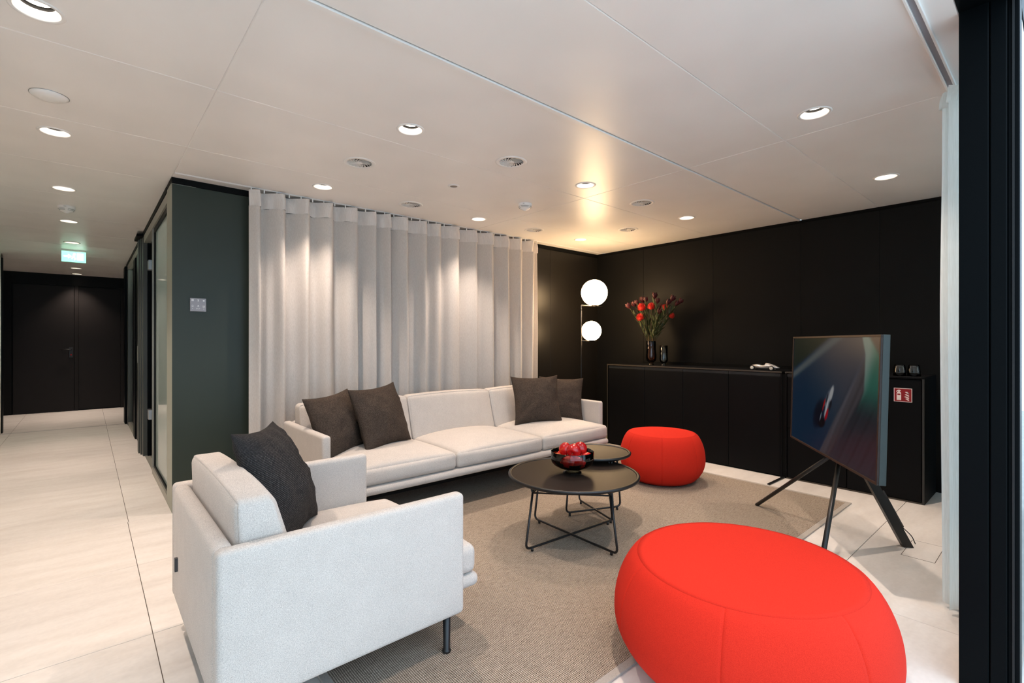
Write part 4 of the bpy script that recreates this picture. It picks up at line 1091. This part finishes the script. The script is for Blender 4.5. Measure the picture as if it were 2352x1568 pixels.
link('cockpit', loft([(-0.038, 0.030, 0.040, 0.0485, 0.8), (-0.020, 0.036, 0.040, 0.0475, 0.8), (0.002, 0.032, 0.040, 0.0515, 0.8)], 12), 'rubber', mc, True)
o = link('windscreen', tube_me([[(-0.040, -0.014, 0.050), (-0.038, -0.008, 0.060), (-0.038, 0.008, 0.060), (-0.040, 0.014, 0.050)]], 0.0012, 6), 'clear', mc, True)
tyre = lathe([(0.012, -0.007), (0.017, -0.008), (0.0205, -0.005), (0.0215, 0.0), (0.0205, 0.005), (0.017, 0.008), (0.012, 0.007), (0.012, -0.007)], 28)
rimm = lathe([(0.0, -0.0085), (0.004, -0.0085), (0.005, -0.006), (0.010, -0.006), (0.0145, -0.0088), (0.0145, 0.0088), (0.010, 0.006), (0.005, 0.006), (0.004, 0.0085), (0.0, 0.0085)], 28)
for x in (-0.094, 0.070):
    for y in (-0.042, 0.042):
        wh = link('wheel', tyre, 'rubber', mc, True); wh.location = (x, y, 0.0215); wh.rotation_euler = (PI/2, 0, 0)
        link('rim', rimm, 'cream', wh, True)
    link('axle', tube_me([[(x, -0.042, 0.0215), (x, 0.042, 0.0215)]], 0.002, 8), 'silver', mc, True)
boxo('louvre', 0.02, 0.045, -0.0305, 0.0305, 0.036, 0.038, 'rubber', mc)
mc.scale = (1.0, 1.0, 1.0)

# ------------------------------------------------------------------ floor lamp with two globes
lp = empty('floor_lamp', (4.056, 3.50, 0), 0, 'dark bronze floor lamp with two glowing opal globes in the corner', 'floor lamp')
link('base', lathe([(0.0, 0.0), (0.13, 0.0), (0.135, 0.004), (0.135, 0.010), (0.0, 0.014)], 48), 'bronze', lp, True)
link('pole', tube_me([[(0, 0, 0.01), (0, 0, 1.562)]], 0.0065, 12), 'bronze', lp, True)
link('arm', tube_me([fillet([(0, 0, 1.50), (0, 0, 1.562), (0.365, 0, 1.562)], 0.008)], 0.0065, 12), 'bronze', lp, True)
link('arm', tube_me([[(0, 0, 1.173), (0.29, 0, 1.173)]], 0.0065, 12), 'bronze', lp, True)
def globe(x, z, r, zb_):
    g = link('globe', lathe([(0.0, -r)] + [(r*math.sin(PI*k/24), -r*math.cos(PI*k/24)) for k in range(1, 24)] + [(0.0, r)], 48), 'opal', lp, True); g.location = (x, 0, z)
    c_ = link('cup', lathe([(0.0, 0.0), (0.036, 0.0), (0.040, 0.012), (0.0, 0.012)], 28), 'bronze', lp, True); c_.location = (x, 0, zb_)
globe(0.222, 1.715, 0.146, 1.563); globe(0.170, 1.287, 0.110, 1.174)

# ------------------------------------------------------------------ television on its tripod
TVL, TVR = Vector((3.747, 1.282, 0)), Vector((2.789, 0.579, 0))
tc_ = (TVL + TVR)/2; dirv = (TVL-TVR).normalized(); half = (TVL-TVR).length/2
ang = math.atan2(dirv.y, dirv.x)           # local +x -> towards the far edge ; local +y -> the screen side (sofa)
tv = empty('television', (tc_.x, tc_.y, 0.85), ang, 'large flat television showing a racing car, turned to the sofa', 'television')
tv.rotation_euler = (math.radians(1.5), 0, ang)
hz_ = 0.353
boxo('casing', -half, half, -0.030, 0.0, -hz_, hz_, 'tv_side', tv, 0.002)
bz_ = 0.012
for (x0, x1, z0, z1) in ((-half, half, hz_-bz_, hz_), (-half, half, -hz_, -hz_+bz_), (-half, -half+bz_, -hz_+bz_, hz_-bz_), (half-bz_, half, -hz_+bz_, hz_-bz_)):
    boxo('bezel', x0, x1, 0.0, 0.010, z0, z1, 'walnut', tv, 0.001, 1)
# screen picture: a blurred track with a single-seater; s = 0 at the sofa-side left (far edge), t = 0 at the top
def lerp3(a, b, t):
    t = max(0, min(1, t)); t = t*t*(3-2*t); return tuple(x+(y-x)*t for x, y in zip(a, b))
def picture(s, t):
    def ramp_(pts, y):                       # x of a polyline at height y
        if y <= pts[0][1]: return pts[0][0]
        for (xa, ya), (xb, yb) in zip(pts[:-1], pts[1:]):
            if y <= yb: return xa + (xb-xa)*(y-ya)/max(1e-6, yb-ya)
        return pts[-1][0]
    bl = ramp_([(0.93, 0.0), (0.854, 0.186), (0.742, 0.378), (0.595, 0.629), (0.404, 1.0)], t)
    brr = ramp_([(0.90, 0.0), (0.868, 0.383), (0.748, 0.585), (0.509, 1.0)], t)
    wl2 = ramp_([(0.835, 0.0), (0.866, 0.125), (0.865, 0.27), (0.86, 0.40), (0.80, 0.55)], t)
    col = lerp3((12, 46, 72), (66, 70, 82), (s*0.9 - t*0.42 + 0.08)/0.62)            # asphalt
    ke = (0.36 - 0.62*s) - t
    col = lerp3(col, (92, 102, 106), 1.1 - abs(ke+0.01)/0.06)                          # kerb stripe
    col = lerp3(col, (20, 40, 34), (ke-0.03)/0.05)                                     # verge
    if s > bl:
        k = (s-bl)/max(0.03, brr-bl)
        band = lerp3((86, 84, 92), (70, 67, 72), k)
        col = lerp3(col, band, (s-bl)/0.03)
    if s > brr: col = lerp3(col, lerp3((36, 44, 50), (48, 53, 64), t*1.2-0.4), (s-brr)/0.05)
    f_ = math.sin((s + 0.46*t)*130)*0.5 + math.sin((s+0.46*t)*61+1)*0.5
    if s > bl-0.02: col = tuple(c*(1+0.10*f_) for c in col)
    if s > wl2 and t < 0.75:                                                           # green verge and pale wedge
        g_ = lerp3((132, 156, 148), (40, 112, 96), (s-wl2 - 0.05 + 0.25*max(0, t-0.05))/0.10)
        col = lerp3(col, g_, min(1, (s-wl2)/0.02)*max(0, min(1, (0.62-t)/0.3)))
        col = lerp3(col, (74, 64, 68), (s - (0.912+0.65*t) + 0.02)/0.04)
    cs = 0.496; ct = 0.573
    v2 = t-ct; u_ = (s - cs) + v2*0.28
    def blob(a, b, wa, wb, c, cc, k=1.0):
        d = ((u_-a)/wa)**2 + ((v2-b)/wb)**2
        return lerp3(cc, c, k*max(0, 1.3-d))
    col = blob(-0.07, 0.10, 0.075, 0.15, (4, 16, 34), col, 0.85)
    col = blob(-0.012, 0.17, 0.045, 0.05, (8, 10, 18), col)
    col = blob(0.005, -0.02, 0.040, 0.13, (120, 126, 138), col, 0.9)
    col = blob(0.020, -0.105, 0.022, 0.075, (188, 190, 192), col)
    col = blob(0.038, 0.0, 0.016, 0.055, (24, 30, 40), col)
    col = blob(-0.016, -0.055, 0.008, 0.05, (34, 40, 52), col)
    col = blob(-0.034, 0.01, 0.010, 0.065, (176, 26, 30), col)
    col = blob(0.022, 0.085, 0.017, 0.060, (186, 20, 34), col)
    col = blob(0.004, 0.02, 0.010, 0.10, (196, 200, 206), col)
    col = blob(-0.020, 0.06, 0.012, 0.05, (20, 40, 62), col)
    col = blob(-0.040, 0.12, 0.006, 0.05, (150, 160, 170), col, 0.8)
    return col
NX, NZ = 220, 124
V_, F_ = [], []
for i in range(NX+1):
    for j in range(NZ+1):
        V_.append((half-bz_ - (2*half-2*bz_)*i/NX, 0.004, hz_-bz_ - (2*hz_-2*bz_)*j/NZ))
for i in range(NX):
    for j in range(NZ):
        a = i*(NZ+1)+j; F_.append((a, a+1, a+NZ+2, a+NZ+1))
scr = pyd(V_, F_)
ca_ = scr.color_attributes.new('picture', 'FLOAT_COLOR', 'POINT')
k_ = 0
for i in range(NX+1):
    for j in range(NZ+1):
        c = picture(i/NX, j/NZ); L_ = lin(*[max(0, min(255, x)) for x in c])
        ca_.data[k_].color = (L_[0], L_[1], L_[2], 1); k_ += 1
q = NT('lit_screen'); q.set(Base_Color=(0.003, 0.003, 0.004, 1), Roughness=0.30)
q.p.inputs['Specular IOR Level'].default_value = 0.10
at_ = q.n('ShaderNodeVertexColor'); at_.layer_name = 'picture'
q.l(at_.outputs['Color'], q.p.inputs['Emission Color']); q.p.inputs['Emission Strength'].default_value = 0.30
q.m.cycles.emission_sampling = 'NONE'
so = link('screen', scr, q.m, tv, True)
# tripod: two slim front legs and a heavier rear leg that carries the cable
nrm2 = Vector((-dirv.y, dirv.x, 0))
tp0 = tc_ - nrm2*0.075
ts = empty('tv_stand', (tp0.x, tp0.y, 0), ang, 'black three-legged tripod stand under the television', 'tv stand')
def loc_of(P):
    d = Vector(P) - tp0; return (d.dot(dirv), d.dot(nrm2))
fA = loc_of((3.579, 1.461, 0)); fC = loc_of((2.66, 0.80, 0)); fB = loc_of((3.528, 0.612, 0))
link('leg', tube_me([[(-0.03, -0.01, 0.575), (fA[0], fA[1], 0.012)]], 0.012, 14), 'black_metal', ts, True)
link('leg', tube_me([[(0.03, -0.01, 0.575), (fC[0], fC[1], 0.004)]], 0.0125, 14), 'black_metal', ts, True)
P0, P1 = Vector((0.0, -0.02, 0.62)), Vector((fB[0], fB[1], 0.0))
def slab_leg(P0, P1, w_, t_):
    d = (P1-P0).normalized(); s_ = Vector((1, 0, 0)); s_ = (s_ - d*s_.dot(d)).normalized(); n_ = d.cross(s_)
    V = []
    for P, cut in ((P0, False), (P1, True)):
        for a, b in ((-1, -1), (1, -1), (1, 1), (-1, 1)):
            p = P + s_*a*w_/2 + n_*b*t_/2
            if cut: p = p - d*((p.z)/d.z) + Vector((0, 0, 0.001))
            V.append(tuple(p))
    return pyd(V, [(0, 1, 2, 3), (7, 6, 5, 4), (0, 4, 5, 1), (1, 5, 6, 2), (2, 6, 7, 3), (3, 7, 4, 0)])
link('leg', slab_leg(P0, P1, 0.040, 0.045), 'black_metal', ts)
Pm = P0.lerp(P1, 0.80)
link('cable_cover', slab_leg(P0 + Vector((0, -0.014, 0)), Pm + Vector((0, -0.016, 0)), 0.036, 0.02) if False else slab_leg(P0.lerp(P1, 0.55) + Vector((0, -0.028, 0.0)), P0.lerp(P1, 0.84) + Vector((0, -0.028, 0.0)), 0.034, 0.012) if False else tube_me([[tuple(P0.lerp(P1, 0.5) + Vector((0, -0.030, 0.0))), tuple(P0.lerp(P1, 0.82) + Vector((0, -0.030, 0.0)))]], 0.010, 8), 'black_metal', ts, True)
boxo('mount', -0.10, 0.10, -0.04, 0.042, 0.54, 0.98, 'black_metal', ts, 0.006)
cb = [tuple(P0.lerp(P1, 0.82) + Vector((0, -0.03, 0))), tuple(P0.lerp(P1, 0.90) + Vector((0.0, -0.055, 0.0))), tuple(P0.lerp(P1, 0.97) + Vector((0, -0.05, 0.0)))]
link('cable', tube_me([fillet(cb, 0.05, 6)], 0.0025, 8), 'rubber', ts, True)
# floor box beside the stand foot
fb = empty('floor_box', (3.56, 0.54, 0), 0, 'flush floor box lid outlined in the tiles by the tripod foot', 'floor box')
for (x0, x1, y0, y1) in ((3.37, 3.672, 0.610, 0.6125), (3.37, 3.672, 0.468, 0.4705), (3.67, 3.6725, 0.468, 0.6125), (3.37, 3.3725, 0.468, 0.6125)):
    under_box('joint', x0, x1, y0, y1, 0.0, 0.0006, 'grout', fb)
under_box('lid', 3.373, 3.669, 0.471, 0.609, 0.0, 0.0008, 'tile', fb)
